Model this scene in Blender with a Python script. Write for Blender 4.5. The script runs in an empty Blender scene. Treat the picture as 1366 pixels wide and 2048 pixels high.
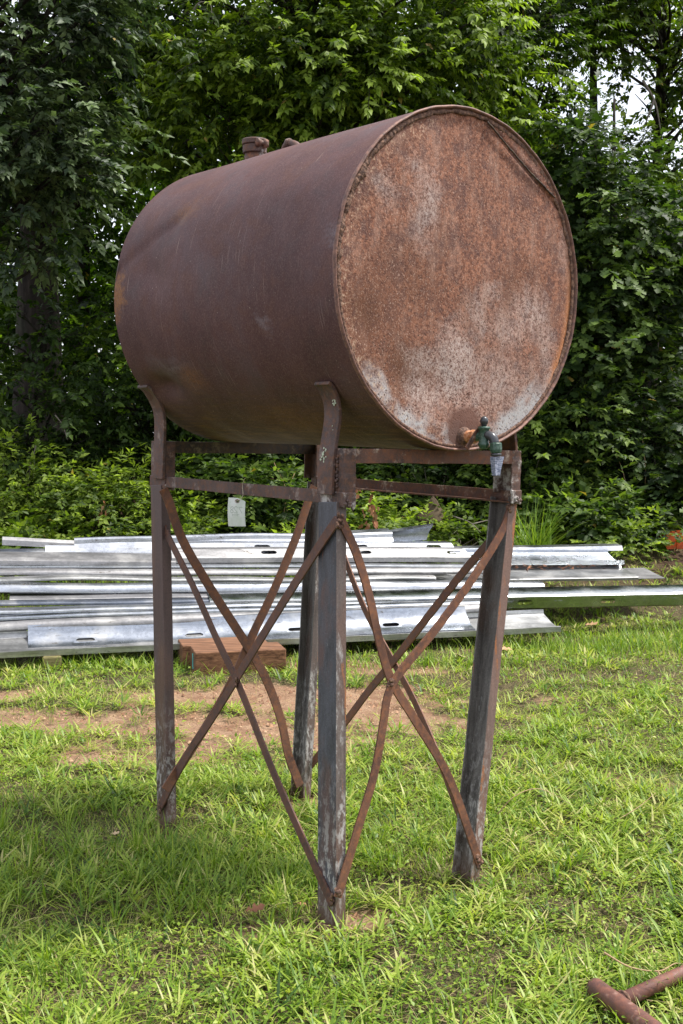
import bpy, bmesh, math, random
import numpy as np
from mathutils import Vector

random.seed(7)
RNG = np.random.default_rng(11)
scene = bpy.context.scene
COL = scene.collection

# ------------------------------------------------------------------ camera
CAM_H, PITCH, FPX = 1.4172, 3.678, 2397.3      # metres, degrees, focal length in pixels of a 1366 wide frame
cd = bpy.data.cameras.new('camera')
cd.sensor_fit = 'HORIZONTAL'; cd.sensor_width = 24.0; cd.lens = FPX / 1366 * 24.0
cd.clip_start = 0.05; cd.clip_end = 2000
cam = bpy.data.objects.new('camera', cd); COL.objects.link(cam)
cam.location = (0, 0, CAM_H); cam.rotation_euler = (math.radians(90 - PITCH), 0, 0)
scene.camera = cam

# ------------------------------------------------------------------ world and sun
SUN = Vector((0.47, 0.06, 0.88)).normalized()
world = bpy.data.worlds.new('World'); scene.world = world; world.use_nodes = True
wt = world.node_tree; wt.nodes.clear()
wo = wt.nodes.new('ShaderNodeOutputWorld'); wb = wt.nodes.new('ShaderNodeBackground')
sk = wt.nodes.new('ShaderNodeTexSky'); sk.sky_type = 'NISHITA'; sk.sun_disc = False
sk.sun_elevation = math.asin(SUN.z); sk.sun_rotation = math.atan2(SUN.x, SUN.y)
sk.dust_density = 4.0; sk.air_density = 1.2
# thin bright cloud veil over the whole sky
tc = wt.nodes.new('ShaderNodeTexCoord'); nz = wt.nodes.new('ShaderNodeTexNoise')
nz.inputs['Scale'].default_value = 2.2; nz.inputs['Detail'].default_value = 6
rp = wt.nodes.new('ShaderNodeMapRange'); rp.inputs['From Min'].default_value = 0.3; rp.inputs['From Max'].default_value = 0.65
rp.inputs['To Min'].default_value = 0.45; rp.inputs['To Max'].default_value = 0.85
mx = wt.nodes.new('ShaderNodeMix'); mx.data_type = 'RGBA'
mx.inputs[7].default_value = (8.6, 8.9, 9.6, 1)
wt.links.new(tc.outputs['Generated'], nz.inputs['Vector']); wt.links.new(nz.outputs['Fac'], rp.inputs['Value'])
wt.links.new(rp.outputs['Result'], mx.inputs['Factor']); wt.links.new(sk.outputs['Color'], mx.inputs[6])
wt.links.new(mx.outputs[2], wb.inputs['Color']); wb.inputs['Strength'].default_value = 0.135
wt.links.new(wb.outputs['Background'], wo.inputs['Surface'])
sl = bpy.data.lights.new('sun', 'SUN'); sl.energy = 4.7; sl.angle = math.radians(6.0); sl.color = (1.0, 0.965, 0.90)
sun = bpy.data.objects.new('sun', sl); COL.objects.link(sun)
sun.rotation_euler = (-SUN).to_track_quat('-Z', 'Y').to_euler()
scene.view_settings.view_transform = 'Standard'; scene.view_settings.look = 'None'
scene.view_settings.exposure = 0.48; scene.view_settings.gamma = 1; scene.view_settings.use_curve_mapping = False
scene.cycles.max_bounces = 8; scene.cycles.diffuse_bounces = 4; scene.cycles.glossy_bounces = 3
scene.cycles.transmission_bounces = 4; scene.cycles.transparent_max_bounces = 4

# ------------------------------------------------------------------ places: a sight line of the photograph met at a distance
_p = math.radians(PITCH)
FW = np.array([0, math.cos(_p), -math.sin(_p)]); RT = np.array([1., 0, 0]); UP = np.cross(RT, FW)
EYE = np.array([0, 0, CAM_H])
def ray(x, y): return FW + RT * (x - 683) / FPX - UP * (y - 1024) / FPX
def at(x, y, Y):
    d = ray(x, y); return EYE + d * (Y / d[1])
def on_plane(x, y, p0, n):
    d = ray(x, y); return EYE + d * (((p0 - EYE) @ n) / (d @ n))
def unit(a):
    a = np.asarray(a, float); return a / np.linalg.norm(a)
def smooth(a, b, x):
    t = np.clip((x - a) / (b - a), 0, 1); return t * t * (3 - 2 * t)
def ground_z(x, y):
    x = np.asarray(x, float); y = np.asarray(y, float)
    z = 0.42 * smooth(8.9, 11.4, y) + 0.20 * smooth(12, 20, y)
    z = z + 0.012 * np.sin(2.1 * x + 0.7) * np.sin(1.7 * y + .3) + 0.008 * np.sin(5.3 * x + 2.1 * y) * np.cos(4.1 * y - x)
    return z

# ------------------------------------------------------------------ object helpers
def setp(o, label=None, cat=None, group=None, kind=None):
    for k, v in (('label', label), ('category', cat), ('group', group), ('kind', kind)):
        if v: o[k] = v
    return o
def thing(name, loc, label, cat, group=None):
    o = bpy.data.objects.new(name, None); COL.objects.link(o); o.location = loc
    o.empty_display_size = 0.1
    return setp(o, label, cat, group)
def wloc(o):
    l = np.zeros(3)
    while o is not None: l = l + np.array(o.location); o = o.parent
    return l
def mesh(name, V, F, mat, parent=None, smooth_sh=False, attr=None, uv=None):
    V = np.asarray(V, np.float64)
    if parent is not None: V = V - wloc(parent)
    me = bpy.data.meshes.new(name)
    if isinstance(F, np.ndarray):
        n, k = F.shape
        me.vertices.add(len(V)); me.vertices.foreach_set('co', V.astype(np.float32).ravel())
        me.loops.add(n * k); me.loops.foreach_set('vertex_index', F.astype(np.int32).ravel())
        me.polygons.add(n); me.polygons.foreach_set('loop_start', np.arange(0, n * k, k, dtype=np.int32))
        me.update(calc_edges=True)
    else:
        me.from_pydata([tuple(v) for v in V], [], [tuple(int(i) for i in f) for f in F]); me.update()
    if smooth_sh: me.polygons.foreach_set('use_smooth', np.ones(len(me.polygons), bool))
    if attr is not None:
        for an, av in attr.items():
            a = me.attributes.new(an, 'FLOAT', 'POINT'); a.data.foreach_set('value', np.asarray(av, np.float32))
    if uv is not None:
        l = me.uv_layers.new(name='map'); idx = np.empty(len(me.loops), np.int32); me.loops.foreach_get('vertex_index', idx)
        l.data.foreach_set('uv', np.asarray(uv, np.float32)[idx].ravel())
    if mat: me.materials.append(mat)
    o = bpy.data.objects.new(name, me); COL.objects.link(o)
    if parent is not None: o.parent = parent
    return o
class MB:
    """collects simple solids that become ONE mesh"""
    def __init__(s): s.v = []; s.f = []
    def add(s, V, F):
        b = len(s.v); s.v += [tuple(map(float, v)) for v in V]; s.f += [tuple(i + b for i in f) for f in F]; return s
    def frame_box(s, o, X, Y, Z):
        o, X, Y, Z = map(np.asarray, (o, X, Y, Z))
        V = [o, o + X, o + X + Y, o + Y, o + Z, o + X + Z, o + X + Y + Z, o + Y + Z]
        return s.add(V, [(0, 3, 2, 1), (4, 5, 6, 7), (0, 1, 5, 4), (1, 2, 6, 5), (2, 3, 7, 6), (3, 0, 4, 7)])
    def sweep(s, path, sec_of, closed=True, cap=True):
        rings = [sec_of(i) for i in range(len(path))]; m = len(rings[0]); V = [p for r in rings for p in r]; F = []
        for i in range(len(path) - 1):
            for j in range(m if closed else m - 1):
                a, b = i * m + j, i * m + (j + 1) % m; F.append((a, b, b + m, a + m))
        if cap and closed: F.append(tuple(range(m - 1, -1, -1))); F.append(tuple((len(path) - 1) * m + j for j in range(m)))
        return s.add(V, F)
    def tube(s, path, r, n=10, cap=True):
        path = [np.asarray(p, float) for p in path]; rr = r if hasattr(r, '__len__') else [r] * len(path)
        T = [unit(path[min(i + 1, len(path) - 1)] - path[max(i - 1, 0)]) for i in range(len(path))]
        a0 = np.array([0, 0, 1.]) if abs(T[0][2]) < .9 else np.array([1., 0, 0]); N = [unit(np.cross(T[0], a0))]
        for i in range(1, len(path)):
            q = N[-1] - T[i] * (N[-1] @ T[i]); N.append(unit(q))
        def sec(i):
            B = np.cross(T[i], N[i])
            return [path[i] + rr[i] * (math.cos(t) * N[i] + math.sin(t) * B) for t in np.linspace(0, 2 * math.pi, n, endpoint=False)]
        return s.sweep(path, sec, True, cap)
    def lathe(s, o, ax, prof, n=20):
        """prof: list of (distance along axis, radius)"""
        ax = unit(ax); a0 = np.array([0, 0, 1.]) if abs(ax[2]) < .9 else np.array([1., 0, 0])
        N = unit(np.cross(ax, a0)); B = np.cross(ax, N); o = np.asarray(o, float)
        ts = np.linspace(0, 2 * math.pi, n, endpoint=False)
        return s.sweep(prof, lambda i: [o + ax * prof[i][0] + prof[i][1] * (math.cos(t) * N + math.sin(t) * B) for t in ts])
    def ribbon(s, path, nrm, w, t):
        """flat bar: nrm = face normal"""
        path = [np.asarray(p, float) for p in path]; nrm = unit(nrm)
        def sec(i):
            T = unit(path[min(i + 1, len(path) - 1)] - path[max(i - 1, 0)]); S = unit(np.cross(nrm, T)) * w / 2; N = nrm * t / 2
            p = path[i]; return [p - S - N, p + S - N, p + S + N, p - S + N]
        return s.sweep(path, sec)
    def build(s, name, mat, parent=None, sm=False, bev=0):
        o = mesh(name, s.v, s.f, mat, parent, sm)
        bm = bmesh.new(); bm.from_mesh(o.data); bmesh.ops.recalc_face_normals(bm, faces=bm.faces); bm.to_mesh(o.data); bm.free()
        if bev:
            m = o.modifiers.new('bevel', 'BEVEL'); m.width = bev; m.segments = 2; m.limit_method = 'ANGLE'; m.angle_limit = math.radians(40)
        return o
def spline(pts, n):
    """smooth curve through points"""
    P = np.array(pts, float); P = np.vstack([2 * P[0] - P[1], P, 2 * P[-1] - P[-2]]); out = []
    for i in range(1, len(P) - 2):
        for t in np.linspace(0, 1, n, endpoint=False):
            a, b, c, d = P[i - 1:i + 3]
            out.append(.5 * (2 * b + (c - a) * t + (2 * a - 5 * b + 4 * c - d) * t * t + (3 * b - a - 3 * c + d) * t ** 3))
    out.append(P[-2]); return out

# ------------------------------------------------------------------ material helpers
class N:
    def __init__(s, name):
        s.m = bpy.data.materials.new(name); s.m.use_nodes = True; s.t = s.m.node_tree; s.t.nodes.clear()
        s.out = s.t.nodes.new('ShaderNodeOutputMaterial')
    def n(s, typ, ins=None, **kw):
        nd = s.t.nodes.new('ShaderNode' + typ)
        for k, v in kw.items(): setattr(nd, k, v)
        for k, v in (ins or {}).items():
            if isinstance(v, bpy.types.NodeSocket): s.t.links.new(v, nd.inputs[k])
            else: nd.inputs[k].default_value = v
        return nd
    def coord(s, kind='Object'): return s.n('TexCoord').outputs[kind]
    def scale(s, vec, sc, rot=(0, 0, 0)):
        return s.n('Mapping', {'Vector': vec, 'Scale': sc, 'Rotation': rot}).outputs[0]
    def noise(s, vec, scale, det=4, rough=.55, dist=0):
        return s.n('TexNoise', {'Vector': vec, 'Scale': scale, 'Detail': det, 'Roughness': rough, 'Distortion': dist}).outputs['Fac']
    def rng(s, v, a, b, c=0., d=1.):
        return s.n('MapRange', {'Value': v, 'From Min': a, 'From Max': b, 'To Min': c, 'To Max': d}).outputs[0]
    def mth(s, op, a, b=0.):
        return s.n('Math', {0: a, 1: b}, operation=op).outputs[0]
    def mix(s, f, a, b):
        nd = s.n('Mix', data_type='RGBA')
        for i, v in ((0, f), (6, a), (7, b)):
            if isinstance(v, bpy.types.NodeSocket): s.t.links.new(v, nd.inputs[i])
            else: nd.inputs[i].default_value = v if i == 0 else (*v, 1)
        return nd.outputs[2]
    def ramp(s, f, stops):
        nd = s.n('ValToRGB', {'Fac': f}); cr = nd.color_ramp
        while len(cr.elements) < len(stops): cr.elements.new(.5)
        for e, (p, c) in zip(cr.elements, stops): e.position = p; e.color = (*c, 1)
        return nd.outputs[0]
    def bump(s, h, strength=.3, dist=.002, nrm=None):
        ins = {'Height': h, 'Strength': strength, 'Distance': dist}
        if nrm is not None: ins['Normal'] = nrm
        return s.n('Bump', ins).outputs[0]
    def attr(s, name): return s.n('Attribute', attribute_name=name).outputs['Fac']
    def blob(s, vec, c, size, amp=1.):
        """soft spot centred on c in a 2-D map"""
        q = s.n('VectorMath', {0: vec, 1: (-c[0], -c[1], 0)}, operation='ADD').outputs[0]
        q = s.n('VectorMath', {0: q, 1: (1 / size[0], 1 / size[1], 0)}, operation='MULTIPLY').outputs[0]
        l = s.n('VectorMath', {0: q}, operation='LENGTH').outputs['Value']
        return s.rng(l, 1.0, 0.0, 0.0, amp)
    def mx(s, *a):
        r = a[0]
        for b in a[1:]: r = s.mth('MAXIMUM', r, b)
        return r
    def done(s, base, rough=.6, metal=0., nrm=None, spec=.5, extra=None):
        ins = {'Base Color': base if isinstance(base, bpy.types.NodeSocket) else (*base, 1), 'Roughness': rough, 'Metallic': metal, 'Specular IOR Level': spec}
        if nrm is not None: ins['Normal'] = nrm
        ins.update(extra or {})
        b = s.n('BsdfPrincipled', ins); s.t.links.new(b.outputs[0], s.out.inputs['Surface']); return s.m

def leaf_mat(name, dark, mid, bright, gloss=.38, spec=.45, trans=.38, tcol=None):
    k = N(name); r = k.attr('rnd')
    c = k.ramp(r, [(0, dark), (.5, mid), (.93, bright), (.985, tuple(min(1, 1.4 * v + .02) for v in bright)), (1, (.30, .22, .05))])
    geo = k.n('NewGeometry')
    b = k.n('BsdfPrincipled', {'Base Color': c, 'Roughness': gloss, 'Specular IOR Level': spec})
    tc_ = k.n('Mix', {0: .8}, data_type='RGBA', blend_type='MULTIPLY'); k.t.links.new(c, tc_.inputs[6])
    tc_.inputs[7].default_value = (*(tcol or (1.7, 1.9, .5)), 1)
    tr = k.n('BsdfTranslucent', {'Color': tc_.outputs[2]})
    ms = k.n('MixShader', {0: trans}); k.t.links.new(b.outputs[0], ms.inputs[1]); k.t.links.new(tr.outputs[0], ms.inputs[2])
    k.t.links.new(ms.outputs[0], k.out.inputs['Surface']); return k.m

def rust_mat(name, base=(.105, .062, .054), warm=(.19, .085, .045), pale=(.26, .21, .19), pale_amt=.55, dark=(.045, .03, .028), bumps=.5):
    k = N(name); co = k.coord()
    a = k.noise(co, 9, 6, .65); b = k.noise(co, 55, 5, .7); c_ = k.noise(co, 330, 3, .6)
    col = k.mix(k.rng(a, .38, .62), dark, base)
    col = k.mix(k.rng(b, .45, .72, 0, .8), col, warm)
    col = k.mix(k.mth('MULTIPLY', k.rng(k.noise(co, 14, 5, .7), pale_amt, pale_amt + .10), k.rng(b, .40, .56)), col, pale)
    col = k.mix(k.rng(c_, .52, .72, 0, .5), col, tuple(v * 1.7 for v in base))
    h = k.mth('ADD', k.mth('MULTIPLY', b, .6), k.mth('MULTIPLY', c_, .4))
    return k.done(col, k.rng(b, .3, .7, .5, .8), 0.15, k.bump(h, bumps, .0016), .4)

M = {}
M['rust'] = rust_mat('rusty_steel')
M['rust_warm'] = rust_mat('warm_rusty_steel', (.14, .07, .05), (.26, .10, .045), (.42, .34, .28), .56, (.06, .035, .03))
M['brace'] = rust_mat('brace_bar_rust', (.105, .055, .045), (.19, .080, .040), (.22, .15, .12), .66, (.06, .034, .03))
M['brace_warm'] = rust_mat('orange_brace_bar_rust', (.14, .066, .042), (.27, .105, .042), (.30, .2, .14), .66, (.08, .038, .028))
M['rust_pale'] = rust_mat('lichened_rusty_steel', (.12, .072, .06), (.20, .10, .06), (.48, .46, .44), .47)
M['rust_inner'] = rust_mat('dark_inner_steel', (.06, .042, .035), (.13, .075, .035), (.16, .13, .08), .54, (.028, .022, .02))
M['pipe_rust'] = rust_mat('red_brown_pipe', (.13, .058, .045), (.24, .09, .052), (.28, .18, .15), .60, (.09, .05, .045), .25)

def leg_mat(name, c1, c2, brown, pth=.50, wth=.53, oth=.60, white=(.50, .50, .49), lon=2.2):
    k = N(name); co = k.coord()
    long = k.scale(co, (26, 26, lon)); st = k.noise(long, 1.6, 6, .7)
    patch = k.noise(k.scale(co, (5, 5, 1.6)), 1.5, 5, .6)
    col = k.mix(k.rng(st, .35, .65), c1, c2)
    col = k.mix(k.rng(patch, pth, pth + .10), col, brown)
    sp = k.noise(co, 190, 4, .7); fl = k.noise(k.scale(co, (1, 1, .45)), 60, 5, .75)
    col = k.mix(k.mth('MULTIPLY', k.rng(k.noise(k.scale(co, (9, 9, 2.2)), 1.2, 6, .75), wth, wth + .12), k.rng(fl, .46, .56)), col, white)
    col = k.mix(k.mth('MULTIPLY', k.rng(k.noise(k.scale(co, (30, 30, 3)), 1, 5, .7), oth, oth + .06), k.rng(sp, .35, .5)), col, (.30, .11, .035))
    col = k.mix(k.rng(sp, .56, .70, 0, .35), col, tuple(v * 2.2 for v in c2)); col = k.mix(k.rng(sp, .44, .34, 0, .5), col, tuple(v * .4 for v in c1))
    sep = k.n('SeparateXYZ', {0: co}).outputs[2]
    zf = k.mth('ADD', sep, k.mth('MULTIPLY', patch, .25))
    col = k.mix(k.mth('MULTIPLY', k.mth('MULTIPLY', k.rng(zf, .62, .30), k.rng(fl, .50, .58)), .8), col, (.42, .40, .39))
    col = k.mix(k.mth('MULTIPLY', k.rng(zf, .26, .14), .95), col, (.11, .062, .038))
    return k.done(col, k.rng(st, .3, .7, .42, .68), .05, k.bump(k.mth('ADD', st, k.mth('MULTIPLY', sp, .5)), .4, .0015), .5)
M['leg'] = leg_mat('worn_painted_leg_steel', (.034, .034, .042), (.085, .086, .105), (.100, .060, .056), .48, .62, .66, lon=5.)
M['leg_crust'] = leg_mat('crusted_leg_edge', (.075, .055, .052), (.14, .11, .10), (.12, .075, .062), .48, .49, .62, (.50, .49, .48), 1.2)
M['leg_edge'] = leg_mat('reddish_leg_edge', (.10, .065, .055), (.20, .13, .11), (.17, .10, .08), .46, .56, .56)
M['leg_dark'] = leg_mat('dark_leg_steel', (.042, .036, .034), (.17, .155, .145), (.085, .055, .042), .52, .56, .66, (.40, .40, .40), 1.4)
M['leg_brown'] = leg_mat('brown_leg_steel', (.060, .036, .034), (.10, .062, .058), (.11, .06, .045), .50, .62, .66)


def shell_mat():
    k = N('tank_shell_rust'); uv = k.coord('UV'); co = k.coord()
    big = k.noise(co, 2.2, 5, .6); med = k.noise(co, 8, 6, .65, .4); fine = k.noise(co, 190, 4, .8); mot = k.noise(co, 90, 5, .7)
    # streaks run round the drum
    streak = k.noise(k.scale(uv, (22, 5, 1)), 1., 7, .72)
    col = k.mix(k.rng(big, .36, .64), (.060, .026, .027), (.108, .049, .047))
    col = k.mix(k.rng(streak, .50, .74, 0, .35), col, (.150, .074, .058))
    col = k.mix(k.rng(med, .52, .70, 0, .40), col, (.135, .062, .038)); col = k.mix(k.rng(med, .46, .34, 0, .45), col, (.050, .028, .030))
    col = k.mix(k.rng(k.noise(co, 4.5, 5, .7), .52, .66, 0, .5), col, (.078, .052, .060))
    # rust blooms
    wuv = k.n('VectorMath', {0: uv, 1: k.n('VectorMath', {0: k.n('TexNoise', {'Vector': uv, 'Scale': 5., 'Detail': 9., 'Roughness': .75}).outputs['Color'], 1: (.30, .42, 0)}, operation='MULTIPLY').outputs[0]}, operation='ADD').outputs[0]
    rb = k.mx(k.blob(wuv, (1.36, 3.34), (.085, .22), 1.4), k.blob(wuv, (.60, 4.38), (.34, .22), .75), k.blob(wuv, (.85, 4.62), (.55, .12), .7), k.blob(wuv, (.3, 4.7), (.35, .1), .6), k.blob(wuv, (1.02, 2.80), (.10, .12), .42), k.blob(wuv, (.99, 3.95), (.10, .14), .45))
    col = k.mix(k.rng(k.mth('MULTIPLY', rb, k.rng(mot, .30, .56)), 0, .6), col, (.21, .088, .028))
    # darker brown underside with golden brown stain
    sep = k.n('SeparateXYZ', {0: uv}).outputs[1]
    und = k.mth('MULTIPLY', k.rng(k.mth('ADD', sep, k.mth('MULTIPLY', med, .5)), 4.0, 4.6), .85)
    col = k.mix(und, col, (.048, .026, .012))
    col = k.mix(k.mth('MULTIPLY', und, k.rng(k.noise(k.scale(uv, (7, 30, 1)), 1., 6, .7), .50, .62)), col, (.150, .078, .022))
    # pale scuffs and hairline scratches
    scr = k.n('TexNoise', {'Vector': k.scale(uv, (190, 2.6, 1), (0, 0, .12)), 'Scale': 1., 'Detail': 3., 'Roughness': .5}).outputs['Fac']
    col = k.mix(k.mth('MULTIPLY', k.rng(scr, .66, .71, 0, .75), k.rng(k.noise(co, 5, 3), .42, .55)), col, (.27, .19, .16))
    pb = k.mx(k.blob(wuv, (.14, 3.16), (.07, .09), .45), k.blob(wuv, (.50, 3.65), (.05, .07), .5), k.blob(wuv, (1.10, 3.86), (.16, .12), .4), k.blob(wuv, (.42, 2.1), (.2, .12), .35))
    col = k.mix(k.rng(k.mth('MULTIPLY', pb, k.rng(mot, .36, .56)), 0, .7), col, (.20, .17, .19))
    col = k.mix(k.rng(fine, .52, .68, 0, .7), col, (.185, .115, .10))
    col = k.mix(k.rng(fine, .45, .34, 0, .6), col, (.03, .018, .016))
    spk = k.n('TexVoronoi', {'Vector': co, 'Scale': 46.}).outputs['Distance']
    col = k.mix(k.mth('MULTIPLY', k.rng(spk, .11, .05), k.rng(k.noise(co, 7.1, 4), .52, .60)), col, (.26, .20, .165))
    h = k.mth('ADD', k.mth('MULTIPLY', mot, .5), k.mth('MULTIPLY', fine, .25))
    return k.done(col, k.rng(med, .3, .7, .55, .74), 0., k.bump(h, .45, .0016, k.bump(k.noise(co, 5, 3), .35, .012)), .28)
M['shell'] = shell_mat()

def face_mat():
    k = N('tank_end_rust'); uv = k.coord('UV'); co = k.coord()
    big = k.noise(co, 4.2, 5, .6); med = k.noise(co, 19, 6, .7); mot = k.noise(co, 80, 5, .8); fine = k.noise(co, 190, 4, .8)
    vert = k.noise(k.scale(uv, (9, 2.2, 1)), 1., 6, .7)
    col = k.mix(k.rng(mot, .40, .60), (.090, .031, .019), (.325, .140, .082))
    col = k.mix(k.rng(k.noise(k.scale(uv, (3.2, 1.7, 1)), 1.3, 6, .65), .50, .64, 0, .7), col, (.150, .072, .050))
    col = k.mix(k.rng(vert, .50, .66, 0, .55), col, (.37, .225, .170))
    col = k.mix(k.rng(med, .49, .63, 0, .8), col, (.100, .046, .038))
    wuv = k.n('VectorMath', {0: uv, 1: k.n('VectorMath', {0: k.n('VectorMath', {0: k.n('TexNoise', {'Vector': uv, 'Scale': 3.2, 'Detail': 9., 'Roughness': .74}).outputs['Color'], 1: (-.5, -.5, 0)}, operation='ADD').outputs[0], 1: (.55, .55, 0)}, operation='MULTIPLY').outputs[0]}, operation='ADD').outputs[0]
    # left and lower left darker orange rust
    col = k.mix(k.mth('MULTIPLY', k.mx(k.blob(wuv, (-.75, -.25), (.30, .45), 1.), k.blob(wuv, (-.45, -.05), (.4, .3), .6), k.blob(wuv, (-.48, -.55), (.26, .34), 1.3), k.blob(wuv, (.48, .05), (.3, .2), .6)), k.rng(mot, .30, .54)), col, (.115, .045, .022))
    run = k.noise(k.scale(uv, (30, 1.1, 1)), 1., 5, .6)
    col = k.mix(k.mth('MULTIPLY', k.rng(run, .58, .68, 0, .55), k.rng(big, .42, .58)), col, (.095, .040, .028))
    # grey scale where paint survives
    g = k.mx(k.blob(wuv, (-.33, .40), (.15, .32), 1.15), k.blob(wuv, (-.62, .44), (.12, .14), .7), k.blob(wuv, (-.40, .62), (.12, .14), .7),
             k.blob(wuv, (-.08, -.50), (.24, .32), 2.1), k.blob(wuv, (-.24, -.46), (.34, .12), 1.2), k.blob(wuv, (-.32, -.68), (.22, .22), 1.2), k.blob(wuv, (.14, -.22), (.1, .25), .8),
             k.blob(wuv, (.60, -.18), (.20, .22), 1.05), k.blob(wuv, (.40, -.26), (.28, .16), .9), k.blob(wuv, (.22, -.05), (.14, .1), .8), k.blob(wuv, (.74, -.36), (.14, .22), .8), k.blob(wuv, (.28, -.62), (.55, .30), .95), k.blob(wuv, (.05, -.80), (.40, .2), .7), k.blob(wuv, (.88, .33), (.07, .25), .6))
    gm = k.mth('MULTIPLY', k.rng(g, .02, 1.15), k.rng(k.mth('ADD', k.mth('MULTIPLY', mot, .55), k.mth('MULTIPLY', fine, .45)), .42, .56))
    col = k.mix(k.mth('MULTIPLY', gm, .88), col, (.47, .395, .365))
    # bluish band inside the lower rim
    sx = k.n('SeparateXYZ', {0: uv}); rad = k.n('VectorMath', {0: uv}, operation='LENGTH').outputs['Value']
    rn = k.mth('ADD', rad, k.rng(k.noise(uv, 4, 4), .3, .7, -.07, .07))
    low = k.mth('MULTIPLY', k.mth('MULTIPLY', k.rng(rn, .84, .90), k.rng(k.mth('ADD', sx.outputs[1], k.rng(med, .3, .7, -.1, .1)), -.50, -.68)), k.rng(k.noise(uv, 3.3, 5, .6), .40, .52))
    col = k.mix(k.mth('MULTIPLY', low, k.rng(mot, .34, .48, .35, .95)), col, (.40, .395, .40))
    # pitted edge: pale crumbs near the weld at the upper left
    edge = k.mth('MULTIPLY', k.rng(rn, .84, .93), k.rng(sx.outputs[0], -.1, -.35))
    col = k.mix(k.mth('MULTIPLY', edge, k.rng(mot, .54, .62, 0, .75)), col, (.46, .34, .24))
    col = k.mix(k.mth('MULTIPLY', k.mth('MULTIPLY', k.rng(rad, .90, .95), k.rng(sx.outputs[0], .7, .8)), k.rng(sx.outputs[1], .3, -.1, 0, .8)), col, (.42, .17, .065))
    # dark pits
    pit = k.n('TexVoronoi', {'Vector': co, 'Scale': 95.}).outputs['Distance']
    pm = k.mth('MULTIPLY', k.rng(pit, .30, .20), k.rng(k.noise(co, 6, 4), .36, .55))
    col = k.mix(k.mth('MULTIPLY', pm, k.rng(sx.outputs[1], .25, -.35, .25, .9)), col, (.075, .038, .026))
    wt_ = k.rng(fine, .56, .65, 0, .7)
    col = k.mix(wt_, col, (.50, .35, .27))
    col = k.mix(k.rng(fine, .44, .34, 0, .7), col, (.06, .026, .016))
    fl = k.blob(k.n('VectorMath', {0: uv, 1: k.n('VectorMath', {0: k.n('TexNoise', {'Vector': uv, 'Scale': 9., 'Detail': 4.}).outputs['Color'], 1: (.05, .05, 0)}, operation='MULTIPLY').outputs[0]}, operation='ADD').outputs[0], (.045, -.85), (.17, .15), 4.)
    fl = k.mth('MINIMUM', fl, 1.)
    col = k.mix(k.mth('MULTIPLY', fl, .92), col, (.115, .052, .036))
    h = k.mth('ADD', k.mth('MULTIPLY', mot, .7), k.mth('ADD', k.mth('MULTIPLY', fine, .45), k.mth('MULTIPLY', pm, -.5)))
    return k.done(col, .78, 0., k.bump(h, .55, .0030), .3)
M['face'] = face_mat()

def galv(name, tint=(.58, .60, .63), rough=.36, dirt=.5, metal=.9):
    k = N(name); co = k.coord('Generated'); ob = k.coord()
    sp = k.n('TexVoronoi', {'Vector': ob, 'Scale': 70.}).outputs['Color']
    s1 = k.n('SeparateColor', {0: sp}).outputs[0]
    lon = k.noise(k.scale(ob, (1.3, 9, 26)), 1.4, 6, .65)
    cl = k.noise(ob, 5, 5, .6)
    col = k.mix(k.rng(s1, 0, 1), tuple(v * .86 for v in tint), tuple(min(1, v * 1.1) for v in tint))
    col = k.mix(k.rng(lon, .45, .65, 0, dirt), col, tuple(v * .55 for v in tint))
    col = k.mix(k.rng(cl, .52, .66, 0, .4), col, (.50, .49, .47))
    dt = k.mth('MULTIPLY', k.rng(k.noise(k.scale(ob, (3, 14, 26)), 1.2, 7, .75), .58, .66), k.rng(k.noise(ob, 60, 3), .42, .55))
    col = k.mix(k.mth('MULTIPLY', dt, min(1, dirt * 1.6)), col, (.06, .045, .03))
    met = k.mth('SUBTRACT', metal, k.mth('MULTIPLY', dt, .8))
    return k.done(col, k.rng(cl, .3, .7, rough - .06, rough + .14), met, k.bump(k.noise(k.scale(ob, (.7, 6, 12)), 1.2, 4), .16, .010, k.bump(lon, .05, .002)), .5)
M['galv'] = galv('galvanised_steel', (.36, .385, .43), .25, .6, .98); M['galv_bright'] = galv('bright_galvanised_steel', (.49, .51, .55), .27, .6, .98)
M['galv_dull'] = galv('weathered_grey_galvanised_steel', (.27, .265, .27), .45, .8, .7)
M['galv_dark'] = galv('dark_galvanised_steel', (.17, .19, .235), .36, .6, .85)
M['galv_mirror'] = galv('clean_reflective_galvanised_steel', (.40, .42, .43), .17, .2, 1.)
M['galv_rust'] = galv('dirt_stained_galvanised_steel', (.44, .44, .44), .38, .95)

def wood_mat(name, a, b, sc=(3, 40, 40)):
    k = N(name); co = k.coord(); g = k.noise(k.scale(co, sc), 1.2, 6, .65, 1.2); f = k.noise(k.scale(co, (8, 160, 160)), 1., 4, .6)
    col = k.mix(k.rng(g, .35, .65), a, b); col = k.mix(k.rng(f, .5, .7, 0, .5), col, tuple(v * .5 for v in a))
    return k.done(col, .8, 0, k.bump(k.mth('ADD', g, f), .4, .003), .25)
M['timber'] = wood_mat('brown_stained_timber', (.070, .030, .016), (.27, .135, .072), (2.5, 34, 34))
M['timber_end'] = wood_mat('dark_timber_end_grain', (.075, .032, .018), (.14, .06, .032))
M['mossy'] = wood_mat('mossy_cut_wood', (.13, .12, .045), (.24, .20, .09), (14, 14, 40))
def bark_mat():
    k = N('tree_bark'); co = k.coord(); r = k.noise(k.scale(co, (14, 14, 2.5)), 1.2, 6, .7)
    col = k.mix(k.rng(r, .35, .65), (.009, .007, .006), (.042, .034, .028)); col = k.mix(k.rng(k.noise(co, 3), .55, .66, 0, .6), col, (.04, .045, .03))
    return k.done(col, .9, 0, k.bump(r, .8, .02), .2)
M['bark'] = bark_mat()
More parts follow.
